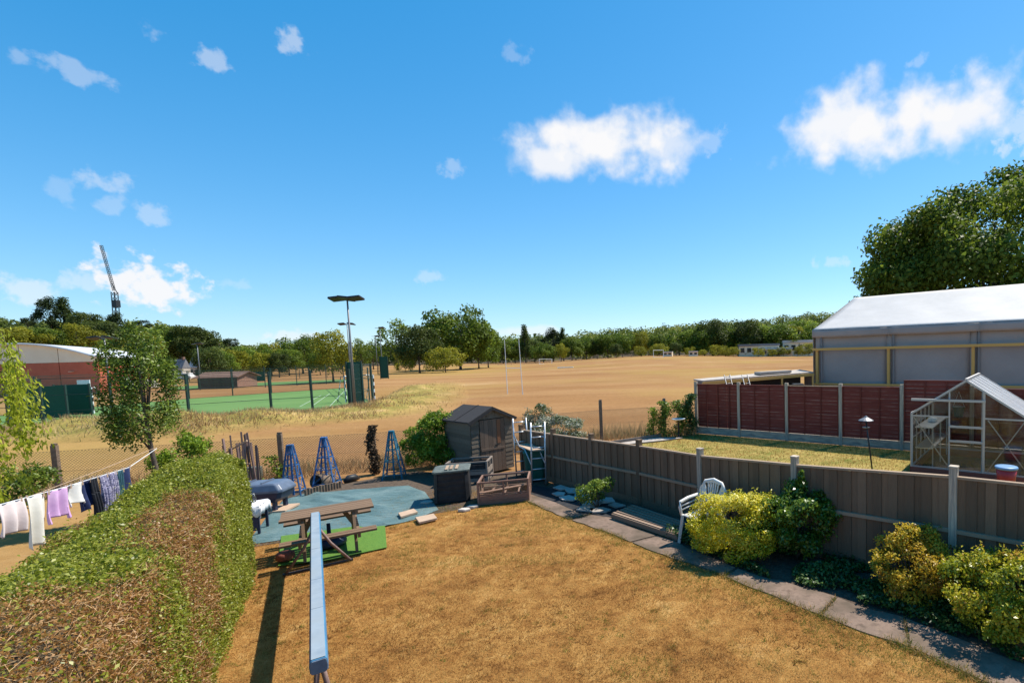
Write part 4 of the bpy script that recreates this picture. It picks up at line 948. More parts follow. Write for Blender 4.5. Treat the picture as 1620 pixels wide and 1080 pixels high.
# ================================================================== PLANTS
def crown_pts(r, n, K, R, clump=(.28, .45), zlo=-.75, fill=.12, top=None):
    """points and normals over K leaf clumps spread through an ellipsoid of radii R"""
    d = unit(r.normal(size=(K * 3, 3))); d = d[d[:, 2] > zlo][:K]; K = len(d)
    rad = r.uniform(.45, .92, (K, 1)) ** .7; C = d * rad; cr = r.uniform(*clump, K)
    if top is not None: C[:, :2] *= (1 - top * np.clip(C[:, 2:3] * .5 + .5, 0, 1))
    w = cr ** 2; idx = r.choice(K, n, p=w / w.sum())
    q = unit(r.normal(size=(n, 3)) + d[idx] * .55 + [0, 0, .25]); rr = cr[idx][:, None] * (1 - fill * 2.2 * r.random((n, 1)) ** 1.6)
    P = C[idx] + q * rr * [1, 1, .85]
    return P * np.array(R)[None], unit(q / np.array(R)[None] * np.max(R)), r.random(K)[idx], C * np.array(R)[None]
def bush(name, label, cat, c, R, n, leaf, mat, seed, K=22, asp=.55, cz=None, stems=True, group=None, clump=(.28, .45), top=None, zlo=-.75, droop=0):
    r = np.random.default_rng(seed); c = Vector(c); o = thing(name, label, cat, c, group); cz = R[2] * .85 if cz is None else cz
    P, N, kt, C = crown_pts(r, n, K, R, clump, zlo=zlo, top=top); P[:, 2] += cz; keep = P[:, 2] > .03; P = P[keep]; N = N[keep]; kt = kt[keep]
    P += r.normal(size=P.shape) * leaf * .5
    N2 = unit(N * .9 + r.normal(size=N.shape) * .75 + [0, 0, .3]); L = r.uniform(.7, 1.3, len(P)) * leaf
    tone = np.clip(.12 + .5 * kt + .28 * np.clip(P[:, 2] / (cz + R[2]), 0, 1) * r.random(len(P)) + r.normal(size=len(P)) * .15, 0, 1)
    ns = max(12, n // 160); si = r.choice(len(P), ns); sdv = unit(N[si] + [0, 0, .5] + r.normal(size=(ns, 3)) * .4); sl_ = r.uniform(.10, .26, ns) * min(R)
    tt = r.random((ns, 11)); SP_ = (P[si][:, None] + sdv[:, None] * (tt * sl_[:, None])[..., None] + r.normal(size=(ns, 11, 3)) * leaf * .45).reshape(-1, 3)
    P = np.concatenate([P, SP_]); N2 = np.concatenate([N2, unit(r.normal(size=SP_.shape) + [0, 0, .5])]); L = np.concatenate([L, r.uniform(.7, 1.1, len(SP_)) * leaf]); tone = np.concatenate([tone, np.clip(.35 + .6 * r.random(len(SP_)), 0, 1)])
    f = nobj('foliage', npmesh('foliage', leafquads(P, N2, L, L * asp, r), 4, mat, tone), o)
    if stems:
        for k in range(min(6, len(C))):
            e = Vector(C[k * (len(C) // 6 or 1) % len(C)]); e.z += cz
            MB().tube([c + Vector((e.x * .08, e.y * .08, 0)), c + Vector((e.x * .4, e.y * .4, max(e.z * .55, .05))), c + Vector((e.x * .8, e.y * .8, max(e.z * .9, .1)))], [.028 * R[2] + .006, .016 * R[2] + .004, .004], 6).build('stem', M['bark'], o, smooth=True)
    return o
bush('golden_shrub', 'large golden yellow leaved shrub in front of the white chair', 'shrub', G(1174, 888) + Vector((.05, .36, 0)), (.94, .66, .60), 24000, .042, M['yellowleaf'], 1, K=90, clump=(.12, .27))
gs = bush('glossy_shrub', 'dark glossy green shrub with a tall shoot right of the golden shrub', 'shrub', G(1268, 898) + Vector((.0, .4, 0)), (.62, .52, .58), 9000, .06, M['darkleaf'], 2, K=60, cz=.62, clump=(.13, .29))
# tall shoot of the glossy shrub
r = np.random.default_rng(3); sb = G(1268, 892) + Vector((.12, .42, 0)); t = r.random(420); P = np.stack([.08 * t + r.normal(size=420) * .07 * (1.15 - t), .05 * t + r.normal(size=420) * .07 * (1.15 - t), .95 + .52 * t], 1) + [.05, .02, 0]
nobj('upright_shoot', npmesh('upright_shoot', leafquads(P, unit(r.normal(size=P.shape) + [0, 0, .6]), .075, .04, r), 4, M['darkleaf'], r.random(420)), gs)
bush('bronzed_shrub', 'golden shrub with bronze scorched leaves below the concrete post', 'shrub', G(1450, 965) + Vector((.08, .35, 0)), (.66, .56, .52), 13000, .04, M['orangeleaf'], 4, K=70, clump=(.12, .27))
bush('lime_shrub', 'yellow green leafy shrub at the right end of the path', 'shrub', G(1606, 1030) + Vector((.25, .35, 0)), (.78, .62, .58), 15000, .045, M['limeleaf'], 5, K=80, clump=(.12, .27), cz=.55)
sm = bush('young_shrub', 'small sparse shrub growing among the broken paving', 'shrub', G(946, 806), (.40, .36, .30), 1500, .06, M['midleaf'], 6, K=12, cz=.34, clump=(.3, .48))
# ivy ground cover under the shrubs
ivz = [G(1050, 850), G(1094, 866), G(1200, 912), G(1330, 948), G(1420, 972), G(1640, 1060)] + [Vector((p[0], p[1], 0)) for p in FENCE[6:3:-1]]
P = scatter(ivz, 15000); hgt = vnoise(P, 1.6); keep = (hgt > .30); P = P[keep]; hgt = hgt[keep]; P[:, 2] = .02 + hgt * rng.random(len(P)) * .24
stuff(nobj('ivy_ground_cover', npmesh('ivy_ground_cover', leafquads(P, unit(rng.normal(size=P.shape) * .6 + [0, 0, 1]), rng.uniform(.03, .07, len(P)), rng.uniform(.025, .05, len(P))), 4, M['ivy'], rng.random(len(P)))), 'low ivy ground cover spreading under the shrubs by the path', 'ivy')
# weeds along the lower edge of the path joint
bush('shed_bush', 'rounded bright green bush growing left of the shed', 'bush', G(692, 748) + Vector((0, .6, 0)), (1.12, .95, .92), 17000, .075, M['limebush'], 8, K=44, cz=.9, clump=(.16, .36))
bush('straggly_shrub', 'straggly pale green shrub left of the shed bush', 'bush', G(652, 742) + Vector((-.1, .7, 0)), (.5, .45, .45), 1600, .06, M['midleaf'], 9, K=14, cz=.55)
bush('flowering_bush', 'cream flowered dark bush behind the shed and fence corner', 'bush', G(868, 712) + Vector((.2, .7, 0)), (1.05, .7, .55), 7000, .07, M['whiteflower'], 10, K=26, cz=.62, clump=(.22, .38))
bush('flowering_bush_small', 'upright cream flowered bush beside the ladder top', 'bush', G(836, 712) + Vector((.1, 1.0, 0)), (.5, .45, .75), 3000, .07, M['whiteflower'], 11, K=18, cz=.95)
bush('field_shrub', 'lime green shrub at the foot of the young tree', 'bush', D(288, 740, 12.6) * 1, (.5, .5, .62), 5000, .07, M['limebush'], 12, K=20, cz=1.15)
for o in (bpy.data.objects['field_shrub'],): o.location.z = 0; ORI[o.name] = Vector(o.location)
# climbers on the wire fence
def climber(name, label, p, w, h, n, seed, mat):
    r = np.random.default_rng(seed); o = thing(name, label, 'climber', p); z = r.random(n) ** .8 * h
    P = np.stack([r.normal(size=n) * w * (1 - .35 * z / h) + .7 * w * np.sin(z * 5 + seed), r.normal(size=n) * w * .7, z], 1)
    nobj('foliage', npmesh('foliage', leafquads(P, unit(r.normal(size=P.shape) + [0, -.4, .4]), r.uniform(.05, .10, n), r.uniform(.04, .07, n), r), 4, mat, r.random(n)), o)
    MB().tube([p, p + Vector((.05, 0, h * .5)), p + Vector((-.03, 0, h * .95))], [.02, .014, .004], 6).build('stem', M['bark'], o, smooth=True)
climber('ivy_climber', 'hop vine climbing the wire fence post nearest the red fence', G(1050, 691) + Vector((0, -.1, 0)), .16, 1.5, 1500, 21, M['midleaf'])
climber('ivy_climber', 'leafy vine on the wire fence left of the hop covered post', G(1033, 692), .13, 1.25, 700, 22, M['limebush'])
climber('ivy_climber', 'bushy vine behind the black bird bath', G(1077, 690) + Vector((0, .1, 0)), .17, 1.5, 1500, 23, M['midleaf'])
climber('ivy_climber', 'dense dark ivy against the first red fence post', G(1096, 688) + Vector((-.1, 0, 0)), .15, 1.75, 2200, 24, M['ivy'])
climber('dead_ivy', 'brown dead ivy wrapped round a wire fence post between the obelisks', G(594, 749) + Vector((0, -.05, 0)), .075, 1.5, 1500, 25, leafmat('dead_ivy_leaves', [(.045, .03, .02), (.10, .07, .045), (.15, .10, .06)], .1, .9, .1))
climber('ivy_climber', 'thin green vine on the wire fence post by the first obelisk', G(438, 760), .14, .75, 260, 26, M['limebush'])

# ---- broadleaf tree meshes: trunk with limbs + crown of leaf clumps
def tree(name, label, cat, loc, H, W, trunk_h, n, leaf, mat, seed, K=30, group=None, trunk_r=None, asp=.6, clump=(.24, .42), lean=(0, 0), top=None, zlo=-.75, fill=.12):
    r = np.random.default_rng(seed); o = thing(name, label, cat, loc, group); R = np.array((W / 2, W / 2, (H - trunk_h) / 2 / .98)) / (.72 + clump[1] * .55)
    cz = trunk_h + (H - trunk_h) / 2
    P, N, kt, C = crown_pts(r, n, K, R, clump, top=top, zlo=zlo, fill=fill); P += r.normal(size=P.shape) * leaf * .6
    N2 = unit(N + r.normal(size=N.shape) * .7 + [0, 0, .3]); L = r.uniform(.7, 1.3, len(P)) * leaf
    tone = np.clip(.15 + .5 * kt + r.normal(size=len(P)) * .17, 0, 1)
    P = P + [lean[0], lean[1], cz]
    nobj('crown', npmesh('crown', leafquads(P, N2, L, L * asp, r), 4, mat, tone), o)
    tr = trunk_r or H * .022; mb = MB(); lx = Vector((lean[0], lean[1], 0))
    tz = trunk_h + (H - trunk_h) * .35
    loc = Vector(loc)
    mb.tube([loc + lx * 0, loc + lx * .3 + Z * trunk_h * .5, loc + lx * .7 + Z * trunk_h, loc + lx + Z * (trunk_h + (H - trunk_h) * .4), loc + lx + Z * (H - (H - trunk_h) * .2)], [tr * 1.25, tr, tr * .85, tr * .5, tr * .1], 8)
    for k in range(min(9, len(C))):
        e = Vector(C[k]) + Vector((lean[0], lean[1], cz)); s = loc + lx * .8 + Z * (trunk_h * .8 + (e.z - trunk_h * .8) * .35); mb.tube([s, s.lerp(loc + e, .5) + Z * H * .02, loc + e], [tr * .42, tr * .25, tr * .06], 6)
    mb.build('trunk', M['bark'], o, smooth=True)
    return o
def tree_copy(src, label, loc, s, rz, group, sz=1):
    o = src.copy(); COL.objects.link(o); o.location = loc; o.scale = (s, s, s * sz); o.rotation_euler = (0, 0, rz); o['label'] = label; o['group'] = group
    for ch in src.children:
        c = ch.copy(); COL.objects.link(c); c.parent = o
    return o
# young tree behind the hedge
yp = D(258, 760, 11.6); yp.z = 0
tree('young_tree', 'young leafy tree standing behind the left hedge', 'tree', yp, 4.3, 1.15, 1.55, 9500, .075, M['midleaf'], 31, K=44, trunk_r=.05, asp=.42, clump=(.22, .38), lean=(-.28, 0), fill=.2)
# willow at the left edge
wp = Vector((-14.75, 9.6, 0)); wi = thing('willow_tree', 'weeping willow with long hanging branches at the left edge', 'tree', wp)
r = np.random.default_rng(41); Pl = []; Nl = []; mb = MB()
mb.tube([wp, wp + Vector((0.1, 0, 1.6)), wp + Vector((.3, .1, 3.4)), wp + Vector((.5, .1, 4.6))], [.17, .13, .09, .03], 8)
for k in range(58):
    a = r.uniform(-2.2, 1.6); rad = r.uniform(.2, 1.15); tx = Vector((math.cos(a) * rad * .95 + .3, math.sin(a) * rad, 0)); zt = r.uniform(2.7, 4.9) - rad * .3; Ln = r.uniform(.8, 2.3)
    if k % 7: Ln = min(Ln, zt - .9)
    s0 = wp + Vector((.3, .1, min(zt, 4.3) - .2)); s1 = wp + tx + Z * zt
    mb.tube([s0, s0.lerp(s1, .5) + Z * .15, s1], [.022, .014, .007], 5); mb.tube([s1, s1 + tx.normalized() * .12 - Z * Ln * .4, s1 + tx.normalized() * .16 - Z * Ln], [.006, .004, .002], 4)
    m_ = int(Ln * 75); t = r.random(m_); q = np.array(s1 - wp)[None] + np.array(tx.normalized())[None] * (.16 * np.sqrt(t))[:, None] - np.array([0, 0, 1.])[None] * (t * Ln)[:, None] + r.normal(size=(m_, 3)) * [.06, .06, .03]
    Pl.append(q)
P = np.concatenate(Pl); n_ = len(P)
# hanging leaves: long axis close to vertical
tt = unit(r.normal(size=(n_, 3)) * .45 + [0, 0, -1]); bb = unit(np.cross(tt, r.normal(size=(n_, 3)))); L = r.uniform(.08, .15, (n_, 1)); W = L * .17
V = np.empty((n_, 4, 3)); V[:, 0] = P; V[:, 1] = P + tt * L * .5 + bb * W; V[:, 2] = P + tt * L; V[:, 3] = P + tt * L * .5 - bb * W
nobj('hanging_foliage', npmesh('hanging_foliage', V.reshape(-1, 3), 4, M['willow'], r.random(n_)), wi); mb.build('trunk', M['bark'], wi, smooth=True)
bush('fence_scrub', 'tangled green scrub under the willow by the wire fence', 'bush', Vector((-16.6, 11.9, 0)), (.8, .7, .6), 2600, .09, M['midleaf'], 42, K=22, cz=.55)

# ---- washing line
la, lb = D(-60, 814, 6.1), D(204, 739, 9.1); lc2 = D(248, 709, 11.3)
wl = thing('washing_line', 'thin washing line strung from the young tree behind the hedge', 'washing line', Vector((la.x, la.y, 0)))
MB().tube([la, la.lerp(lb, .5) - Z * .02, lb, lc2], .006, 5).build('line', M['white'], wl)
la2, lb2 = D(20, 795, 6.9), D(246, 708, 11.35); MB().tube([la2, la2.lerp(lb2, .5) - Z * .015, lb2], .005, 5).build('line', M['timberpale'], wl)
pp_ = la + Vector((-.05, -.1, 0)); MB().tube([Vector((pp_.x, pp_.y, 0)), pp_ + Z * .05], .03, 8).build('line_post', M['greymetal'], wl)
def cloth_mat(n, cols, sc=5): return pm(n, cols, sc, .9, .3, .01)
CW = cloth_mat('pale_pink_cotton', [(.72, .60, .58), (.80, .69, .66)]); CC = cloth_mat('cream_cotton', [(.70, .66, .57), (.80, .76, .68)]); CP = cloth_mat('lilac_cotton', [(.58, .33, .60), (.70, .46, .70)])
CWh = cloth_mat('white_grey_print', [(.62, .60, .55), (.75, .73, .69)]); CN = cloth_mat('navy_cotton', [(.018, .028, .085), (.03, .045, .12)]); CB = cloth_mat('black_cotton', [(.012, .013, .018), (.03, .032, .04)])
CF = pm('floral_print_cotton', [(.05, .05, .10), (.45, .42, .55), (.10, .10, .20), (.60, .56, .66)], 13, .9, .2, .01, lo=.35, hi=.65); CT = pm('teal_print_cotton', [(.01, .03, .05), (.05, .14, .17), (.02, .05, .08)], 16, .9, .2, .01)
def garment(kind, label, x0, x1, drop, mat, folds, legs=0, flare=0.0, top_sag=0.0, seed=0):
    """hangs from the line between photo columns x0 and x1, drop in metres"""
    def on(px):
        t = (px + 60) / 260; return la.lerp(lb, t) - Z * (.02 * math.sin(math.pi * t))
    p, q = on(x0), on(x1); o = thing(kind, label, 'laundry', Vector((p.x, p.y, 0)), 'washing on the line'); u = (q - p); nrm = u.cross(Z).normalized()
    def sheet(s0, s1, d0, d1):
        def fn(a, b):
            s = s0 + (s1 - s0) * a; z = d0 + (d1 - d0) * b; w = 1 + flare * b; sc = (s - .5) * w + .5
            return p + u * sc - Z * (z * drop * 1.28 * (1 + .03 * math.sin(a * 7 + seed))) + nrm * ((.012 + .035 * z) * math.sin(s * folds * 6.283 + seed) + .03 * z * math.sin(3 * z + seed)) - Z * top_sag * math.sin(math.pi * s) * (1 - z)
        return MB().grid(fn, 24, 18)
    if legs == 0: sheet(0, 1, 0, 1).build('fabric', mat, o, smooth=True, solid=.004)
    elif legs == 2:
        sheet(0, 1, 0, .33).build('waist', mat, o, smooth=True, solid=.006); sheet(.0, .47, .33, 1).build('trouser_leg', mat, o, smooth=True, solid=.006); sheet(.53, 1, .33, .97).build('trouser_leg', mat, o, smooth=True, solid=.006)
    else:
        sheet(0, 1, 0, .86).build('fabric', mat, o, smooth=True, solid=.005); sheet(-.14, .16, .62, 1.0).build('sleeve', mat, o, smooth=True, solid=.005); sheet(.84, 1.14, .62, 1.0).build('sleeve', mat, o, smooth=True, solid=.005)
    for s in (.06, .94): c_ = p.lerp(q, s); MB().bar(c_ - Z * .05, c_ + Z * .03, .014, .02).build('peg', M['timberpale'], o)
    return o
garment('hanging_shirt', 'pale pink top at the left end of the washing line', -22, 12, .34, CW, 2, seed=1)
garment('hanging_trousers', 'cream long garment hanging second from the left on the line', 16, 43, .58, CC, 1.5, seed=2)
garment('hanging_shirt', 'lilac shirt hanging on the washing line', 47, 78, .38, CP, 2, legs=1, seed=3)
garment('hanging_shirt', 'white shirt with dark printed oval beside the lilac one', 83, 106, .27, CWh, 1, legs=1, seed=4)
garment('hanging_shirt', 'plain navy shirt right of the white printed shirt', 92, 118, .38, CN, 2.5, legs=1, seed=5).location += Vector((-.12, .16, 0))
garment('hanging_trousers', 'black trousers hanging right of the navy shirt', 119, 133, .55, CB, 3, legs=2, seed=6)
garment('hanging_dress', 'purple floral trousers hanging right of the black trousers', 136, 153, .47, CF, 3, legs=2, seed=7)
garment('hanging_dress', 'pale floral dress in the middle of the dark washing', 155, 169, .43, CF, 4, seed=8, flare=.25)
garment('hanging_shirt', 'dark teal printed garment second from the right on the line', 171, 184, .36, CT, 3, seed=9)
garment('hanging_towel', 'navy blue towel at the right end of the washing line', 186, 203, .36, CN, 1, seed=10)

# ================================================================== NEIGHBOUR'S THINGS
# ---- greenhouse
gd = Vector((.82, -.57, 0)).normalized(); gr = Vector((.57, .82, 0)).normalized(); g0 = G(1442, 749.5); gw = 2.62; gl = 3.05; ge = 1.68; ga = 2.58; gb = .22
gh = thing('greenhouse', 'aluminium framed glass greenhouse with open door on a red base', 'greenhouse', g0)
def gp(a, b, z): return g0 + gd * a + gr * b + Z * z
for (a0, b0, a1, b1) in ((0, 0, gw, 0), (gw, 0, gw, gl), (gw, gl, 0, gl), (0, gl, 0, 0)): pbar('base_plinth', M['redbrick'], gh, gp(a0, b0, gb / 2), gp(a1, b1, gb / 2), .09, gb)
def fr(p, q, w=.045, nm='frame_bar'): pbar(nm, M['ghalu'], gh, p, q, w, w)
for a, b in ((0, 0), (gw, 0), (gw, gl), (0, gl)): fr(gp(a, b, gb), gp(a, b, ge), .05, 'corner_post')
for b in (0, gl):
    fr(gp(0, b, ge), gp(gw / 2, b, ga), .05, 'rafter'); fr(gp(gw, b, ge), gp(gw / 2, b, ga), .05, 'rafter'); fr(gp(0, b, gb + .02), gp(gw, b, gb + .02), .04, 'sill_bar')
for a in (0, gw): fr(gp(a, 0, ge), gp(a, gl, ge), .05, 'eave_bar'); fr(gp(a, 0, gb + .02), gp(a, gl, gb + .02), .04, 'sill_bar'); fr(gp(a, 0, 1.0), gp(a, gl, 1.0), .025, 'mid_bar')
fr(gp(gw / 2, -.02, ga + .02), gp(gw / 2, gl, ga + .02), .06, 'ridge_bar')
nbay = 5
for k in range(1, nbay):
    b = gl * k / nbay
    for a in (0, gw): fr(gp(a, b, gb), gp(a, b, ge), .03, 'glazing_bar'); fr(gp(a, b, ge), gp(gw / 2, b, ga), .03, 'glazing_bar')
dl, dr_ = .92, 1.70                                       # door opening
slope = lambda a: ge + (ga - ge) * (1 - abs(a - gw / 2) / (gw / 2))
fr(gp(dl, 0, gb), gp(dl, 0, slope(dl)), .035, 'door_post'); fr(gp(dr_, 0, gb), gp(dr_, 0, slope(dr_)), .06, 'door_post')
fr(gp(-.0, -.05, 2.06), gp(dr_ + .05, -.05, 2.06), .06, 'door_rail'); fr(gp(0, 0, ge - .06), gp(dl, 0, ge - .06), .035, 'frame_bar'); fr(gp(dr_, 0, ge - .06), gp(gw, 0, ge - .06), .035)
for z in (1.0, 1.38): fr(gp(dl, -.03, z), gp(dr_, -.03, z), .055, 'door_bar')
fr(gp(.04, .03, ge - .1), gp(dl, .03, gb + .05), .025, 'brace'); fr(gp(gw - .04, .03, ge - .1), gp(dr_ + .1, .03, gb + .05), .025, 'brace'); fr(gp(dr_ + .1, .03, ge - .1), gp(gw - .04, .03, gb + .2), .025, 'brace')
def pane(pts, mat='glass'): MB().poly(pts).build('pane', M[mat], gh, solid=.004)
pane([gp(.03, 0, gb + .05), gp(dl - .02, 0, gb + .05), gp(dl - .02, 0, ge - .08), gp(.03, 0, ge - .08)]); pane([gp(dr_ + .04, 0, gb + .05), gp(gw - .03, 0, gb + .05), gp(gw - .03, 0, ge - .08), gp(dr_ + .04, 0, ge - .08)])
pane([gp(.05, 0, ge - .03), gp(gw - .05, 0, ge - .03), gp(gw / 2, 0, ga - .05)]); pane([gp(dl + .02, 0, gb + .05), gp(dr_ - .03, 0, gb + .05), gp(dr_ - .03, 0, .98), gp(dl + .02, 0, .98)])
for k in range(nbay):
    b0, b1 = gl * k / nbay + .02, gl * (k + 1) / nbay - .02
    for a in (0, gw):
        pane([gp(a, b0, gb + .05), gp(a, b1, gb + .05), gp(a, b1, ge - .03), gp(a, b0, ge - .03)]); s = .02 if a == 0 else -.02
        pane([gp(a + s, b0, ge + .03), gp(a + s, b1, ge + .03), gp(gw / 2, b1, ga), gp(gw / 2, b0, ga)], 'roofglass')
    
pane([gp(.04, gl, gb + .05), gp(gw - .04, gl, gb + .05), gp(gw - .04, gl, ge), gp(gw / 2, gl, ga - .05), gp(.04, gl, ge)])
piece('shelf', M['alu'], gh, gp(.28, 1.5, 1.28), gd * .22, gr * 1.35, Z * .012); piece('shelf', M['alu'], gh, gp(.28, 1.5, .72), gd * .22, gr * 1.35, Z * .012)
for b in (.3, 1.5, 2.65): fr(gp(.48, b, .1), gp(.48, b, 1.28), .025, 'shelf_leg')
struct(MB().poly([gp(.05, .05, .012), gp(gw - .05, .05, .012), gp(gw - .05, gl - .05, .012), gp(.05, gl - .05, .012)]).build('greenhouse_floor', M['path']))
tag(MB().lathe(gp(1.08, .5, 1.58), [(.10, 0), (.145, .24), (.16, .24), (.16, .27), (.12, .27)], 18).build('hanging_pot', M['greenbin'], smooth=False), 'dark green plastic pot hanging inside the greenhouse door', 'pot')
bpy.data.objects['hanging_pot'].data.materials[0] = plain('dark_green_pot', (.012, .05, .034), .5)
hp = bpy.data.objects['hanging_pot']
for s in (-1, 1): MB().tube([gp(1.08, .5, 1.83) + gd * s * .14, gp(1.08, .5, 2.25)], .004, 4).build('wire', M['alu'], hp)
tag(MB().lathe(gp(.32, 1.2, 1.295), [(.09, 0), (.13, .03), (.12, .12), (.05, .15)], 14).build('white_bowl', M['white'], smooth=True), 'white upturned bowl on the greenhouse shelf', 'bowl')
bc = D(1592, 750, 11.3); bc.z = 0; bu = thing('lidded_bucket', 'red plastic bucket with pale blue lid beside the greenhouse', 'bucket', bc)
MB().lathe(bc + Z * .32, [(.17, 0), (.21, .36)], 20).build('body', M['bucket'], bu, smooth=True); MB().lathe(bc + Z * .67, [(.225, 0), (.235, .03), (.225, .055), (.18, .06)], 20).build('lid', M['bluelid'], bu, smooth=True); MB().lathe(bc, [(.2, 0), (.2, .32)], 12).build('stand', M['stone'], bu)
# ---- bird table and bird bath
c = G(1381, 752); t_ = D(1370, 665, c.y); bt = thing('bird_table', 'tall black pole bird feeder with grey roof on the neighbour lawn', 'bird feeder', c)
MB().tube([c, t_], .022, 8).build('pole', M['darkmetal'], bt, smooth=True); MB().lathe(t_, [(.20, .0), (.19, .015), (.05, .09), (.02, .13)], 14).build('roof', M['greymetal'], bt); MB().lathe(t_ - Z * .2, [(.09, 0), (.10, .02)], 12).build('tray', M['greymetal'], bt)
c = G(1074, 692); bb_ = thing('bird_bath', 'black pedestal bird bath in front of the fence climbers', 'bird bath', c)
MB().lathe(c, [(.11, 0), (.06, .05), (.03, .12), (.028, .7), (.05, .72)], 14).build('pedestal', M['blacklid'], bb_, smooth=True); MB().lathe(c + Z * .72, [(.06, 0), (.26, .04), (.28, .07), (.25, .07), (.08, .03)], 20).build('bowl', M['white'], bb_, smooth=True)
# low timber edging at the neighbour's corner
a, b = G(940, 708), G(1046, 692); te = pbar('timber_edging', M['oldwood'], None, a + Z * .08, b + Z * .08, .06, .16); tag(te, 'low dark timber edging at the far corner of the neighbour lawn', 'edging')
a2, b2 = G(985, 702), G(1070, 694); tag(MB().prism([G(965, 706, .02), G(1050, 697, .02), G(1080, 693, .02), G(1040, 692.5, .02), G(960, 704, .02)], (0, 0, .03)).build('stone_edge', M['stone']), 'pale stony strip beside the low timber edging', 'edging')

# ---- marquee
md = Vector((.82, -.575, 0)).normalized(); mr = Vector((.575, .82, 0)).normalized(); m0 = D(1290, 540, 30.0); m0.z = 0; mE = 4.58; mR = 7.05; mh = 7.9; mL = 26
mq = thing('marquee', 'large white roofed marquee with grey canvas walls and yellow timber frame', 'marquee', m0)
def mp_(a, b, z): return m0 + md * a + mr * b + Z * z
for sd_ in (0, 1):
    nbay_ = 6
    for k in range(1):
        def fn(s, t):
            a = (k + s) * mL; b = t * mh if sd_ == 0 else 2 * mh - t * mh; sag = .10 * math.sin(math.pi * t) + .02 * math.sin(a * 1.9 + b * .7) * math.sin(math.pi * t); return mp_(a - .15, b + (-.12 if sd_ == 0 else .12) * (1 - t), mE + (mR - mE) * t - sag)
        MB().grid(fn, 60, 16).build('roof_canvas', M['canvas'], mq, smooth=True, solid=.01)
    b = -.12 if sd_ == 0 else 2 * mh + .12
    for k in range(nbay_):
        def fn(s, t): return mp_((k + s) * mL / nbay_ - .15, b - .02 + .03 * math.sin((k + s) * 9), mE - .42 * t - .02 - .03 * math.sin(math.pi * s) * t)
        MB().grid(fn, 8, 3).build('valance', M['greycanvas'], mq, smooth=True, solid=.008)
xs = [0, 4.05, 8.1, 12.2, 16.4, 20.6, 24.8]
for i, x in enumerate(xs):
    if i < len(xs) - 1:
        x2 = xs[i + 1]
        def fn(s, t): return mp_(x + (x2 - x) * s, .05 + .05 * math.sin(s * 8 + i) * math.sin(math.pi * t) + .03 * math.sin(t * 7 + s * 4), mE * t - .02)
        MB().grid(fn, 14, 10).build('wall_canvas', M['greycanvas'], mq, smooth=True, solid=.006)
    pbar('timber_post', M['pine'], mq, mp_(x + .15, -.12, 0), mp_(x + .15, -.12, 3.5), .17, .14, up=md)
    pbar('leg', M['greymetal'], mq, mp_(x + .36, -.04, 0), mp_(x + .36, -.04, mE - .35), .10, .10)
pbar('timber_rail', M['pine'], mq, mp_(-.1, -.24, 3.44), mp_(mL, -.24, 3.44), .08, .14); pbar('timber_rail', M['pine'], mq, mp_(-.1, -.24, 1.42), mp_(mL, -.24, 1.42), .08, .12)
for x in (-.15, mL - .15): MB().poly([mp_(x, 0, 0), mp_(x, 2 * mh, 0), mp_(x, 2 * mh, mE), mp_(x, mh, mR), mp_(x, 0, mE)]).build('gable_canvas', M['canvas'], mq, solid=.01)
# ---- lean-to store
l0 = D(1112, 604, 24.3); l1 = D(1287, 590, 28.6); u, n = axes(l1 - l0); n = n if n.y > 0 else -n; LL_ = (l1 - l0).length; zr = 1.95
ls = thing('timber_store', 'long low open fronted timber store behind the red fence', 'shed', Vector((l0.x, l0.y, 0)))
z0, z1 = l0.z, l1.z
ro = MB().prism([l0, l1, l1 + n * 1.1 + Z * .12, l0 + n * .8 + Z * .04], (0, 0, .07)).build('roof', M['stone'], ls)
pbar('fascia', M['pine'], ls, l0 - Z * .08 - n * .03, l1 - Z * .08 - n * .03, .04, .15)
for t in (.0, .35, .68, .99): p = l0.lerp(l1, t); pbar('post', M['pine'], ls, Vector((p.x, p.y, 0)), p - Z * .02, .1, .1)
q0, q1 = l0 + n * .74, l1 + n * 1.0
MB().prism([Vector((q0.x, q0.y, 0)), Vector((q1.x, q1.y, 0)), q1, q0], n * .04).build('back_wall', M['felt'], ls)
for e in (l0, l1): MB().prism([Vector((e.x, e.y, 0)), Vector((e.x, e.y, 0)) + n * .72, e + n * .72, e], u * .04).build('end_wall', M['oldwood'], ls)
p = l0.lerp(l1, .62) + Z * .12; so_ = MB().prism([p + u * -.9 + n * .2, p + u * 1.4 + n * .2, p + u * 1.4 + n * .7, p + u * -.9 + n * .7], (0, 0, .14)); tag(so_.build('roof_sheets', M['stone'], bev=.02), 'pale stacked sheets lying on the timber store roof', 'sheets')
for i, (x, lab) in enumerate(((1150, 'left silver ladder leaning on the timber store behind the red fence'), (1178, 'right silver ladder leaning on the timber store behind the red fence'))):
    t_ = D(x, 596, 24.4); b_ = Vector((t_.x + .5, t_.y - .75, 0)); o = thing('leaning_ladder', lab, 'ladder', b_, 'ladders leaning on the timber store'); ladder_part(o, b_, t_ + Z * .1, .34, u, 8, M['greymetal'], .025)
for i, (x, c_, lab) in enumerate(((1215, 'navytop', 'blue grey crate stored inside the timber store'), (1232, 'bucket', 'orange red upright can inside the timber store'), (1262, 'blacklid', 'black bin stored inside the timber store'))):
    p = D(x, 606, 26.5); p.z = 0; MBx = MB().prism([p + Vector((a, b, 0)) for a, b in ((-.3, -.2), (.3, -.2), (.3, .2), (-.3, .2))] if i != 1 else [p + Vector((a, b, 0)) for a, b in ((-.08, -.08), (.08, -.08), (.08, .08), (-.08, .08))], (0, 0, 1.45 + .12 * i)); tag(MBx.build(('crate', 'fuel_can', 'black_bin')[i], M[c_], bev=.04), lab, ('crate', 'can', 'bin')[i])
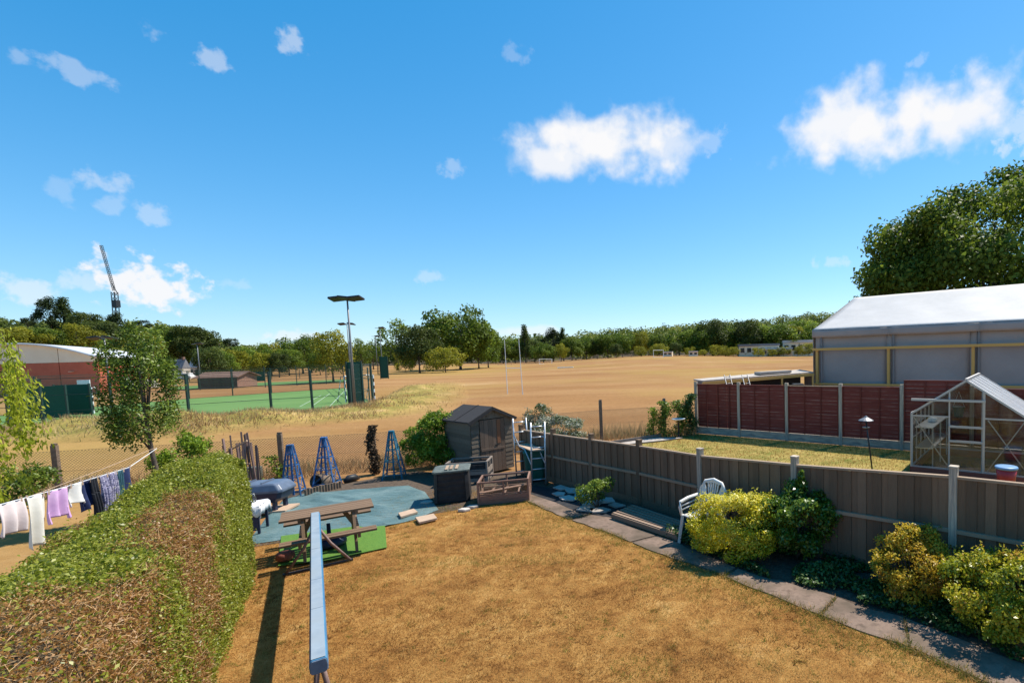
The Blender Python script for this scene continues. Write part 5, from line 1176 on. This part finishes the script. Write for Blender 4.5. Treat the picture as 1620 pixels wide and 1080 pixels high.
# ---- big tree behind the marquee
bp = D(1572, 480, 47); bp.z = 0
tree('big_tree', 'large spreading broadleaf tree rising behind the white marquee', 'tree', bp, 17.4, 20.5, 2.8, 68000, .40, M['treeleaf'], 51, K=110, clump=(.15, .27), trunk_r=.5, zlo=-.8, fill=.3)

# ================================================================== SPORTS GROUND
def mesh_fence(name, label, pts, h, bay, net=False, postr=.035, mat=None, wires=True):
    mat = mat or M['greenmetal']; o = thing(name, label, 'fence', pts[0])
    for a, b in zip(pts[:-1], pts[1:]):
        L = (b - a).length; n = max(1, round(L / bay)); u = (b - a).normalized()
        for k in range(n + (b is pts[-1])): p = a.lerp(b, k / n); pbar('post', mat, o, p, p + Z * h, postr * 2, postr * 2)
        V = []
        s = -h
        if wires:
            for z in (.05, h * .33, h * .66, h): pbar('rail_wire', mat, o, a + Z * z, b + Z * z, .03, .03)
        if net: MB().poly([a + Z * .02, b + Z * .02, b + Z * h, a + Z * h]).build('netting', M['net'], o)
    return o
f1 = [G(18, 691), G(70, 677), G(180, 670), G(300, 663), G(430, 653), G(556, 645)]
mesh_fence('court_fence', 'tall dark green court fence along the near side of the pitch', f1, 2.9, 3.0, net=False, postr=.055)
f2 = [G(-60, 665), G(60, 652), G(300, 631), G(430, 622), G(545, 614)]
mesh_fence('court_fence', 'dark green netted court fence along the far side of the pitch', f2, 2.9, 4.5, net=True)
f3 = [G(585, 636), G(545, 614)]
mesh_fence('court_fence', 'dark court end fence beside the near floodlight', [G(560, 644), G(590, 637)], 3.2, 2.2, net=True, postr=.06)
mesh_fence('court_fence', 'open side fence running back from the near floodlight', f3, 2.9, 4.5, net=False)
f4 = [G(262, 619), G(420, 612.5), G(560, 605)]
mesh_fence('court_fence', 'thin post fence along the second court further back', f4, 3.0, 4.2)
mesh_fence('court_fence', 'far thin post fence behind the second court', [G(300, 604), G(430, 600), G(600, 594)], 2.2, 5)
for (x, y, w, h, lab) in ((565, 641, 1.0, 3.3, 'solid dark green windbreak panel beside the near floodlight'), (609, 599, 1.3, 4.0, 'dark green board standing alone beyond the courts'), (397, 604, 4.6, 1.7, 'bright green rectangular board on the far court fence'), (66, 664, 3.0, 2.2, 'dark green windbreak sheet on the left court fence'), (120, 658, 2.0, 2.2, 'second dark green windbreak sheet before the red hall')):
    p = G(x, y); u = Vector((.95, .25, 0)).normalized(); o = thing('windbreak_panel', lab, 'panel', p)
    MB().obox(p + Z * h / 2 + Z * .1, u * w / 2, Vector((-u.y, u.x, 0)) * .03, Z * h / 2).build('panel', M['greennet'], o)
    for s in (-1, 1): pbar('post', M['greenmetal'], o, p + u * s * w / 2 - Vector((0, .06, 0)), p + u * s * w / 2 + Z * (h + .15) - Vector((0, .06, 0)), .09, .09)
# floodlights
def floodlight(px, by, ty, label, heads=3, r=.09):
    b = G(px, by); d = b.y; h = CH + (556 + (PPX - px) * .0262 - ty) * d / FPX * 1.0
    o = thing('floodlight', label, 'floodlight', b, 'court floodlights'); MB().tube([b, b + Z * h * .5, b + Z * h], [r, r * .8, r * .6], 8).build('pole', M['greymetal'], o, smooth=True)
    t = b + Z * h; w = r * 10
    MB().bar(t + Vector((-w, 0, 0)), t + Vector((w, 0, 0)), .08, .08).build('crossarm', M['greymetal'], o)
    for k in range(heads):
        c = t + Vector(((k - (heads - 1) / 2) * w * 1.5 / max(1, heads - 1) if heads > 1 else w * .5, -.1, .03)); q = Vector((.95, .1, -.12 if k % 2 else .1)).normalized() * (w * .48)
        MB().obox(c, q, Vector((0, .32, -.1)), Vector((.0, .02, .07))).build('lamp_head', M['darkmetal'], o, bev=.03)
    return o
floodlight(562, 646, 474, 'tall grey floodlight pole with twin lamp heads at the court corner', 3)
floodlight(556, 608, 513, 'second floodlight just right of the tall near floodlight', 2)
floodlight(606, 598, 519, 'single headed floodlight beyond the dark green board', 1)
floodlight(598, 592, 532, 'farthest small floodlight left of the dark green board', 1)
floodlight(176, 640, 535, 'floodlight standing in front of the red sports hall', 2)
floodlight(222, 624, 540, 'thin floodlight behind the young tree', 1)
floodlight(318, 610, 544, 'thin pale floodlight left of the brown hut', 1)
# small goals
def goal(name, label, p, u, w, h, d, mat, post=.06, group=None):
    u = Vector(u).normalized(); n = Vector((-u.y, u.x, 0)); o = thing(name, label, 'goal', p, group); a, b = p - u * w / 2, p + u * w / 2
    for q in (a, b):
        MB().tube([q, q + Z * h], post, 6).build('post', mat, o); MB().tube([q + Z * h, q + n * d * .4 + Z * h, q + n * d], post * .5, 5).build('back_stay', mat, o); MB().tube([q, q + n * d], post * .5, 5).build('base_bar', mat, o)
    MB().tube([a + Z * h, b + Z * h], post, 6).build('crossbar', mat, o); MB().tube([a + n * d, b + n * d], post * .5, 5).build('base_bar', mat, o)
M['check'] = None
def checkmat():
    m, nt, b, o = newmat('black_white_bands'); w = nt.nodes.new('ShaderNodeTexChecker'); w.inputs['Scale'].default_value = 3.2; w.inputs[1].default_value = (.75, .75, .75, 1); w.inputs[2].default_value = (.02, .02, .02, 1)
    nt.links.new(coords(nt), w.inputs['Vector']); nt.links.new(w.outputs[0], b.inputs['Base Color']); return m
M['check'] = checkmat()
goal('court_goal', 'black and white banded goal on the left of the green pitch', G(112, 656), (1, .35, 0), 2.6, 2.0, .9, M['check'])
goal('court_goal', 'black and white banded goal beside the near floodlight', G(571, 634), (.25, 1, 0), 2.8, 2.2, .9, M['check'])
p = D(133, 612, 40); p.z = 0; bh = thing('basketball_board', 'small white backboard on a green pole by the left court', 'backboard', p)
zb = D(133, 612, p.y).z; MB().obox(Vector((p.x, p.y, zb)), Vector((.5, 0, 0)), Vector((0, .03, 0)), Z * .55).build('board', M['white'], bh, bev=.01); MB().tube([p + Vector((0, .1, 0)), Vector((p.x, p.y + .1, zb + .3))], .06, 6).build('pole', M['greenmetal'], bh)
# rugby posts
pa, pb_ = G(803, 623), G(827, 624); rp = thing('rugby_posts', 'tall white rugby goal posts standing on the brown field', 'rugby posts', pa)
for p, px, ty in ((pa, 798, 537), (pb_, 820.5, 534)): MB().tube([p, D(px, ty, p.y)], [.036, .022], 8).build('upright', M['white'], rp)
MB().tube([D(800.5, 582, pa.y), D(824, 582, pb_.y)], .026, 6).build('crossbar', M['white'], rp)
# football goals
def fgoal(label, x0, x1, by, hp):
    p = (G(x0, by) + G(x1, by)) / 2; d = min(p.y, 190); a, b = D(x0, by, d), D(x1, by, d); c = (a + b) / 2; c.z = zfield(c.x, d); goal('football_goal', label, c, b - a, (b - a).length, hp * d / FPX, 1.5, M['white'], .10, 'white football goals on the field')
fgoal('white football goal standing at the far right of the brown field', 1034, 1050, 569, 11)
fgoal('white football goal at the far side behind the rugby posts', 853, 873, 575, 8)
# white benches of portable goal laid flat
a, b = D(882, 579, 130), D(907, 578, 130); a.z = b.z = zfield(a.x, 130) + .15
tag(MB().bar(a, b, .3, .3).build('goal_frame_bar', M['white'], bev=.03), 'white bar lying flat on the field right of the rugby posts', 'bar')

# sports hall
h0 = D(160, 620, 66); h0.z = 0; hu = Vector((-1, .06, 0)).normalized(); hv = Vector((-.62, .78, 0)).normalized(); HWd = 44; hb = D(160, 572, 66).z; he = D(160, 566, 66).z; hp_ = D(50, 543, 64).z
hall = thing('sports_hall', 'red and cream sports hall with a shallow curved roof', 'building', h0)
def hp2(a, b, z): return h0 + hu * a + hv * b + Z * z
arch = lambda a: he + (hp_ - he) * (1 - ((a - 12) / 12) ** 2 if a < 12 else 1 - .35 * ((a - 12) / 32) ** 2)
nbp = 8
for k in range(nbp):
    a0, a1 = HWd * k / nbp, HWd * (k + 1) / nbp; g = .04
    MB().prism([hp2(a0 + g, 0, 0), hp2(a1 - g, 0, 0), hp2(a1 - g, 0, hb), hp2(a0 + g, 0, hb)], hv * .3).build('wall_panel', M['brickred'], hall)
    aa = [a0 + g + (a1 - a0 - 2 * g) * t for t in (0, .2, .4, .6, .8, 1)]
    MB().prism([hp2(a0 + g, .02, hb + .04), hp2(a1 - g, .02, hb + .04)] + [hp2(a, .02, arch(a)) for a in reversed(aa)], hv * .3).build('upper_panel', M['cream'], hall)
MB().prism([hp2(.03, .3, 0), hp2(HWd, .3, 0), hp2(HWd, .3, hb)] + [hp2(a, .3, arch(a) - .1) for a in (HWd, 30, 20, 12, 8, 4, .03)], hv * .1).build('inner_wall', M['brickred'], hall)
DPT = 31
def rfn(s, t): a = -.5 + s * (HWd + .5); return hp2(a, -.6 + t * DPT, arch(max(a, 0)) + .12)
MB().grid(rfn, 40, 6).build('roof', M['hallroof'], hall, smooth=True, solid=.25)
for k in range(6):
    b0, b1 = .4 + k * 5, .4 + (k + 1) * 5
    MB().prism([hp2(0, b0, 0), hp2(0, b1 - .1, 0), hp2(0, b1 - .1, hb - .6), hp2(0, b0, hb - .6)], hu * .2).build('side_wall', M['brickred'], hall)
    MB().prism([hp2(.05, b0 + .3, hb - .5), hp2(.05, b1 - .4, hb - .5), hp2(.05, b1 - .4, he - .05), hp2(.05, b0 + .3, he - .05)], hu * .15).build('window', M['glassdark'], hall)
MB().lathe(hp2(3.8, -.1, 3.0), [(.3, 0), (.3, .05)], 16).build('round_vent', M['cream'], hall)
# brown hut
p = G(345, 614); hx = Vector((.98, .12, 0)).normalized(); hy = Vector((-.12, .98, 0)); hut = thing('field_hut', 'low brown open fronted hut with shallow pitched roof beyond the court', 'hut', p)
w, d_, e, a_ = 2.5, 2.0, 1.6, 2.2
MB().prism([p - hx * w, p + hx * w, p + hx * w + Z * e, p - hx * w + Z * e], hy * .15).build('front_wall', M['frame_wood'], hut)
for k in range(5): MB().obox(p - hx * w * (.8 - .4 * k) - hy * .03 + Z * 1.0, hx * .55, hy * .03, Z * .75).build('opening', M['glassdark'], hut)
for s in (-1, 1): MB().prism([p + hx * s * w, p + hx * s * w + hy * d_ * 2, p + hx * s * w + hy * d_ * 2 + Z * e, p + hx * s * w + hy * d_ + Z * a_, p + hx * s * w + Z * e], hx * s * .1).build('gable_wall', M['frame_wood'], hut)
M['tileroof'] = pm('brown_tile_roof', [(.16, .09, .065), (.25, .15, .11)], 3, .9, .3, .03)
for s in (0, 1): MB().prism([p - hx * (w + .5) + hy * (-.4 if s == 0 else 2 * d_ + .4) + Z * (e - .1), p + hx * (w + .5) + hy * (-.4 if s == 0 else 2 * d_ + .4) + Z * (e - .1), p + hx * (w + .5) + hy * d_ + Z * (a_ + .05), p - hx * (w + .5) + hy * d_ + Z * (a_ + .05)], Z * .1).build('roof_slope', M['tileroof'], hut)
# parked white vehicles and low roofs by the hall
def house(label, x, d, ty, wpx, roof_mat, wall_mat, eave=.55, cat='house', name='house'):
    p = D(x, 575, d); z = D(x, ty, d).z; p.z = min(0, z - 6) if z > 9 else 0; w = wpx * d / FPX / 2; H = z - p.z; o = thing(name, label, cat, p); ev = H - (w * .55 if eave is None else (1 - eave) * min(H, 6)); dp = w * .8
    MB().obox(p + Z * ev / 2, Vector((w, 0, 0)), Vector((0, dp, 0)), Z * ev / 2).build('wall', wall_mat, o)
    rf_ = MB().prism([p + Vector((-w * 1.06, -dp * 1.1, ev)), p + Vector((-w * 1.06, dp * 1.1, ev)), p + Vector((-w * 1.06, 0, H))], Vector((2.12 * w, 0, 0))).build('roof', roof_mat, o)
    MB().obox(p + Vector((w * .6, 0, H + .2)), Vector((.22, 0, 0)), Vector((0, .22, 0)), Z * .35).build('chimney', M['tileroof'], rf_)
    nw = max(2, int(w / 1.6))
    for k in range(nw): MB().obox(p + Vector((-w + (k + .5) * 2 * w / nw, -dp - .02, ev - 1.1)), Vector((w / nw * .5, 0, 0)), Vector((0, .04, 0)), Z * .55).build('window', M['glassdark'], o)
greyroof = pm('grey_slate', [(.14, .14, .15), (.22, .22, .23)], 2, .8, .2, .02); paleroof = pm('pale_roof', [(.45, .44, .44), (.58, .57, .56)], 2, .7, .2, .02); pale = pm('pale_render', [(.40, .35, .29), (.50, .44, .37)], 1, .8, .1, .02)
house('pale house with grey roof right of the hall roof', 286, 124, 568, 16, greyroof, pale)
house('pale house with bright roof beside the grey roofed one', 312, 128, 566, 15, paleroof, pale)
house('small low house left of the far round tree', 358, 128, 572, 20, greyroof, pale)
house('buff house high among the trees on the left hill', 300, 190, 540, 22, M['tileroof'], pale)
house('second buff house on the left hill beside the first', 342, 200, 543, 18, M['tileroof'], pale)
for i, (x0, x1, ty, dd, lab) in enumerate(((1168, 1230, 544, 240, 'long low grey roofed school block far right behind the field'), (1236, 1290, 538, 246, 'long low pale block nearest the marquee corner'), (1200, 1250, 550, 238, 'low white roofed building in front of the grey school block'), (1090, 1104, 555, 226, 'small white shed among the far hedge trees'), (1050, 1064, 556, 226, 'white hut right of the far football goal'))):
    p = D((x0 + x1) / 2, 560, dd); z = D((x0 + x1) / 2, ty, dd).z; w = (x1 - x0) * dd / FPX / 2; p.z = zfield(p.x, dd) - .3; H = z - p.z; o = thing('low_building', lab, 'building', p)
    MB().obox(p + Z * H * .42, Vector((w, 0, 0)), Vector((0, 5, 0)), Z * H * .42).build('wall', M['cream'], o); MB().obox(p + Z * H * .92, Vector((w * 1.03, 0, 0)), Vector((0, 5.6, 0)), Z * H * .08).build('roof', paleroof if i != 0 else greyroof, o)
    nw = max(2, int(w / 1.5))
    for k in range(nw): MB().obox(p + Vector((-w + (k + .5) * 2 * w / nw, -5.03, H * .55)), Vector((w / nw * .6, 0, 0)), Vector((0, .05, 0)), Z * H * .16).build('window', M['glassdark'], o)
# parked vans in front of the hall
def van(label, x, y, L, H, col):
    p = G(x, y); d = p.y; o = thing('parked_van', label, 'van', p, 'vehicles parked by the hall'); ux = Vector((1, .1, 0)).normalized(); uy = Vector((-.1, 1, 0))
    pr = [(-.5, .15), (.5, .15), (.5, .5), (.40, .58), (.30, 1.0), (-.48, 1.0), (-.5, .9)]
    MB().prism([p + ux * a * L + Z * b * H - uy * .85 for a, b in pr], uy * 1.7).build('body', col, o, bev=.08)
    MB().prism([p + ux * a * L + Z * b * H - uy * .87 for a, b in ((-.42, .6), (.33, .6), (.26, .9), (-.42, .9))], uy * 1.74).build('side_window', M['glassdark'], o)
    for a in (-.32, .32): MB().tube([p + ux * a * L - uy * .9 + Z * .32, p + ux * a * L - uy * .6 + Z * .32], .32, 12).build('wheel', M['blacklid'], o)
van('white van parked at the corner of the red hall', 180, 618, 4.8, 2.0, M['white']); van('silver car parked right of the white van', 222, 616, 4.2, 1.5, M['stone']); van('white car parked near the brown hut', 292, 600, 4.2, 1.5, M['white'])
# tower crane on the hill
cb_ = D(184, 520, 190); cb_.z = 4; top = D(181, 462, 190); tip = D(160, 388, 190); ck = thing('tower_crane', 'dark tower crane with raised lattice jib above the left hill', 'crane', cb_)
def lattice(p, q, w, nm, r=.13):
    mb = MB(); d = (q - p); s = Vector((1, 0, 0)) - d.normalized() * d.normalized().x; s.normalize(); t = d.normalized().cross(s); cs = [s * w + t * w, s * -w + t * w, s * -w - t * w, s * w - t * w]
    for c_ in cs: mb.bar(p + c_, q + c_, r, r)
    k = max(3, int(d.length / (w * 2.6)))
    for i in range(k):
        for j in range(4): mb.bar(p + d * (i / k) + cs[j], p + d * ((i + 1) / k) + cs[(j + 1) % 4], r * .7, r * .7)
    mb.build(nm, M['darkmetal'], ck)
lattice(cb_, top, .6, 'mast', .16); lattice(top + Z * .5, tip, .28, 'jib', .09)
MB().obox(top + Vector((.2, 0, -4.3)), Vector((.8, 0, 0)), Vector((0, .8, 0)), Z * 1.3).build('cab', M['darkmetal'], ck, bev=.1)
MB().bar(top + Vector((1.3, 0, -1)), top + Vector((-.6, 0, 3.2)), .2, .2).build('tie_bar', M['darkmetal'], ck)

# ================================================================== FAR TREES
def hill(name, sil, d, back):      # ground rising to a wooded crest
    mb = MB(); n = len(sil) - 1
    def fn(s, t):
        k = s * n; i = min(int(k), n - 1); f = k - i; x = sil[i][0] + (sil[i + 1][0] - sil[i][0]) * f; y = sil[i][1] + (sil[i + 1][1] - sil[i][1]) * f
        crest = D(x, y, d + back * .6); p = D(x, 575, d + back * 1.6 * t); zc = max(crest.z - 6, 0); p.z = zc * math.sin(min(t, .62) / .62 * math.pi / 2) - .1 if t < .62 else zc * (1 - (t - .62) * .3); return p
    struct(mb.grid(fn, 40, 10).build(name, M['core'], smooth=True)); return fn
silR = [(760, 552), (830, 545), (900, 538), (980, 532), (1060, 524), (1130, 515), (1220, 509), (1290, 500), (1360, 495), (1480, 490)]
silL = [(-90, 470), (-20, 488), (40, 506), (80, 496), (150, 502), (200, 500), (260, 509), (300, 516), (335, 531), (380, 552), (430, 558)]
silM = [(380, 556), (450, 560), (520, 561), (620, 556), (700, 553), (780, 550), (840, 548)]
def wood(name, label, fn, ncrown, cr, leaf, mat, seed, per=130, tmin=.0, tmax=.7):
    r = np.random.default_rng(seed); Ps = []; Ns = []; Ts = []
    for k in range(ncrown):
        s = r.random(); t = tmin + (tmax - tmin) * r.random(); p = fn(s, t); R = r.uniform(*cr)
        q = unit(r.normal(size=(per, 3)) + [0, -.25, .45]); P = np.array(p)[None] + q * R * [1, 1, .95] * (1 - .3 * r.random((per, 1)) ** 2) + [0, 0, R * .75] + (vnoise(q * 2 + k, 1.3) - .5)[:, None] * R * .5 * q
        Ps.append(P); Ns.append(q); Ts.append(np.clip(r.random() * .8 + .08 + r.normal(size=per) * .13, 0, 1))
    P = np.concatenate(Ps); N = np.concatenate(Ns); L = r.uniform(.7, 1.3, len(P)) * leaf
    stuff(nobj(name, npmesh(name, leafquads(P, unit(N + r.normal(size=N.shape) * .6), L, L * .7, r), 4, mat, np.concatenate(Ts))), label, 'wood')
fR = hill('wooded_hill', silR, 270, 260); fL = hill('wooded_hillside', silL, 150, 110); fM = hill('low_rise', silM, 300, 120)
M['woodmix'] = leafmat('mixed_wood_leaves', [(.05, .07, .016), (.10, .135, .024), (.175, .21, .034), (.29, .29, .05)], .4, .6, .2, 0)
wood('far_wood', 'continuous far wood covering the hill on the right', fR, 560, (4, 9), 1.5, M['woodmix'], 61, 170)
wood('hillside_wood', 'dense dark wood covering the hill behind the sports hall', fL, 360, (2.6, 5.0), 1.1, M['woodmix'], 62, 170)
wood('low_far_wood', 'low distant wood between the floodlights and the tall trees', fM, 240, (4, 7), 1.6, M['oakleaf'], 63, 100)

# individual far trees: one mesh set per kind, copied
far = {}
def kind(k, seed, H, W, th, n, leaf, mat, **kw):
    far[k] = [H, W, None, lambda lab, loc, grp: tree('far_tree', lab, 'tree', loc, H, W, th, n, leaf, mat, seed, group=grp, **kw)]
kind('round', 71, 10, 9.5, 1.0, 6500, .5, M['treeleaf'], K=34); kind('round2', 72, 10, 8.5, 1.0, 6500, .5, M['treeleaf'], K=28, clump=(.26, .46)); kind('gold', 73, 10, 9, 1.3, 4000, .5, M['goldtree'], K=32)
kind('dark', 74, 10, 8.6, 1.2, 6500, .45, M['oakleaf'], K=36); kind('open', 75, 10, 7.5, 2.4, 2200, .45, M['treeleaf'], K=26, clump=(.16, .3)); kind('bush', 76, 6, 8, .3, 3000, .42, M['goldtree'], K=26)
kind('spire', 77, 10, 3.4, .6, 2600, .4, M['oakleaf'], K=36, top=.8, clump=(.14, .3)); kind('cedar', 78, 10, 7.5, 1.6, 3200, .4, M['conifer'], K=34, clump=(.12, .3), top=.55); kind('pine', 79, 10, 6.5, 5.0, 2200, .4, M['conifer'], K=18, clump=(.25, .4))
def place(k, px, ty, dd, label, grp, by=None, wide=1.0):
    p = D(px, 570, dd); zt = D(px, ty, dd).z; zb = zfield(p.x, dd) if by is None else D(px, by, dd).z; H = zt - zb; p.z = zb
    f = far[k]; s = H / f[0]
    if f[2] is None:
        o = f[3](label, p, grp); f[2] = o; o.scale = (s * wide, s * wide, s)
    else: o = tree_copy(f[2], label, p, s * wide, random.random() * 6.28, grp, 1 / wide)
    o.location = p
    return o
GM = 'trees in the middle of the sports ground'
place('gold', 525, 528, 84, 'yellowing round tree right behind the near floodlight pole', GM, wide=.85)
place('dark', 663, 520, 128, 'very dark round tree left of the tallest middle trees', GM, wide=.95)
place('bush', 704, 550, 126, 'yellow green bush in front of the tallest middle trees', GM)
place('round', 728, 489, 150, 'tallest broad tree in the middle of the horizon', GM, wide=.95)
place('round2', 757, 508, 156, 'tall dark tree on the right flank of the tallest tree', GM, wide=.7)
place('round2', 772, 524, 165, 'lower tree at the right end of the tall middle clump', GM, wide=.8)
place('open', 628, 514, 165, 'open airy tree left of the very dark round tree', GM, wide=1.1)
place('round', 690, 520, 160, 'mid green tree between the dark round tree and the tallest tree', GM, wide=.8)
place('open', 572, 541, 175, 'thin sparse tree between the two groups of floodlights', GM)
place('bush', 640, 556, 140, 'low lime bush left of the very dark tree', GM, wide=.7)
GL = 'trees beyond the far courts'
for i, (k, x, ty, dd, w) in enumerate((('round2', 346, 556, 120, 1), ('dark', 330, 552, 105, .9), ('gold', 374, 556, 125, 1), ('round', 402, 546, 132, 1), ('gold', 428, 545, 138, .9), ('round2', 456, 553, 135, 1), ('round', 478, 533, 150, 1), ('dark', 492, 538, 160, .9), ('round2', 505, 556, 132, .8), ('gold', 415, 560, 118, .9), ('open', 590, 545, 190, 1), ('dark', 440, 560, 120, .9))):
    srt = sorted([346, 330, 374, 402, 428, 456, 478, 492, 505, 415, 590, 440]); j = srt.index(x) + 1
    place(k, x, ty, dd, '%s tree beyond the far courts, %s from the left in that row' % ({'round2': 'bushy green', 'dark': 'dark green', 'gold': 'olive yellow', 'round': 'broad green', 'open': 'sparse'}[k], ORD[j - 1]), GL, wide=w)
GR = 'trees lining the far side of the brown field'
line = [('round', 796, 540), ('round2', 815, 537), ('spire', 832, 520), ('dark', 846, 540), ('round', 860, 543), ('cedar', 875, 525), ('spire', 892, 524), ('round2', 905, 535), ('gold', 888, 545), ('round', 928, 533), ('dark', 945, 538), ('round2', 962, 530), ('round', 985, 528), ('dark', 975, 545), ('gold', 1015, 527), ('bush', 1013, 548), ('round2', 1040, 530), ('bush', 1043, 544), ('dark', 1070, 543), ('round', 1075, 524), ('round2', 1098, 522), ('bush', 1092, 549), ('dark', 1128, 510), ('round', 1115, 520), ('round2', 1148, 519), ('bush', 1136, 546), ('round', 1172, 517), ('dark', 1183, 509), ('bush', 1178, 543), ('gold', 1218, 530), ('round2', 1206, 516), ('bush', 1200, 550), ('round', 1240, 512), ('gold', 1258, 518), ('bush', 1240, 549), ('round2', 1272, 508), ('bush', 1280, 543), ('gold', 1262, 549), ('bush', 1160, 549), ('bush', 1112, 553), ('bush', 1222, 552)]
line.sort(key=lambda q: q[1])
for i, (k, x, ty) in enumerate(line):
    near = k in ('bush',) or ty > 540; dd = (232 if near else 250) + random.uniform(-6, 8)
    place(k, x, ty, dd, '%s %s from the left in the tree line beyond the brown field' % (ORD[[q[0] for q in line[:i + 1]].count(k) - 1], {'round': 'broad green tree', 'round2': 'rounded green tree', 'spire': 'slim pointed tree', 'dark': 'dark green tree', 'cedar': 'dark conifer', 'gold': 'yellow green tree', 'bush': 'low olive bush'}[k]), GR, wide=random.uniform(.9, 1.2))
GH = 'trees standing out on the wooded left hill'
for k, x, ty, by, dd, w, lab in (('cedar', 88, 477, 535, 170, 1, 'tall dark conifer left of the pair on the left hill'), ('spire', 108, 477, 535, 172, 1.5, 'pointed dark conifer right of the pair on the left hill'), ('dark', 140, 497, 540, 168, 1.1, 'dark tree between the conifers and the crane'), ('cedar', 193, 500, 545, 165, 1.1, 'dark conifer at the foot of the crane'), ('pine', 50, 503, 530, 175, .9, 'flat topped pine at the left of the hill skyline'), ('pine', 229, 507, 535, 180, 1.2, 'flat topped pine right of the crane'), ('dark', 310, 519, 575, 150, 1.1, 'dark tree at the right shoulder of the left hill'), ('round', 285, 523, 575, 150, 1, 'green tree left of the right shoulder tree on the hill'), ('pine', 366, 536, 566, 160, 1, 'lone flat topped pine right of the hill'), ('gold', 125, 515, 560, 130, 1.3, 'yellow green tree above the hall roof'), ('gold', 30, 520, 565, 120, 1.5, 'yellow green tree above the left of the hall'), ('dark', 165, 512, 560, 140, 1.2, 'dark tree above the hall roof below the crane'), ('round2', 70, 520, 565, 125, 1.3, 'rounded green tree above the middle of the hall'), ('gold', 232, 530, 572, 130, 1.1, 'lime tinged tree right of the hall floodlight'), ('round', 258, 518, 570, 148, 1.1, 'green tree midway down the hill right of the crane')):
    place(k, x, ty, dd, lab, GH, by=by, wide=w)
# thin field fence in front of the far trees
pts = [D(788, 577, 205), D(870, 575, 212), D(1000, 569, 222)]
for p in pts: p.z = zfield(p.x, p.y)
mesh_fence('field_fence', 'low pale post and rail fence along the far edge of the field', pts, 1.6, 4.5, mat=M['timberpale'], postr=.07)
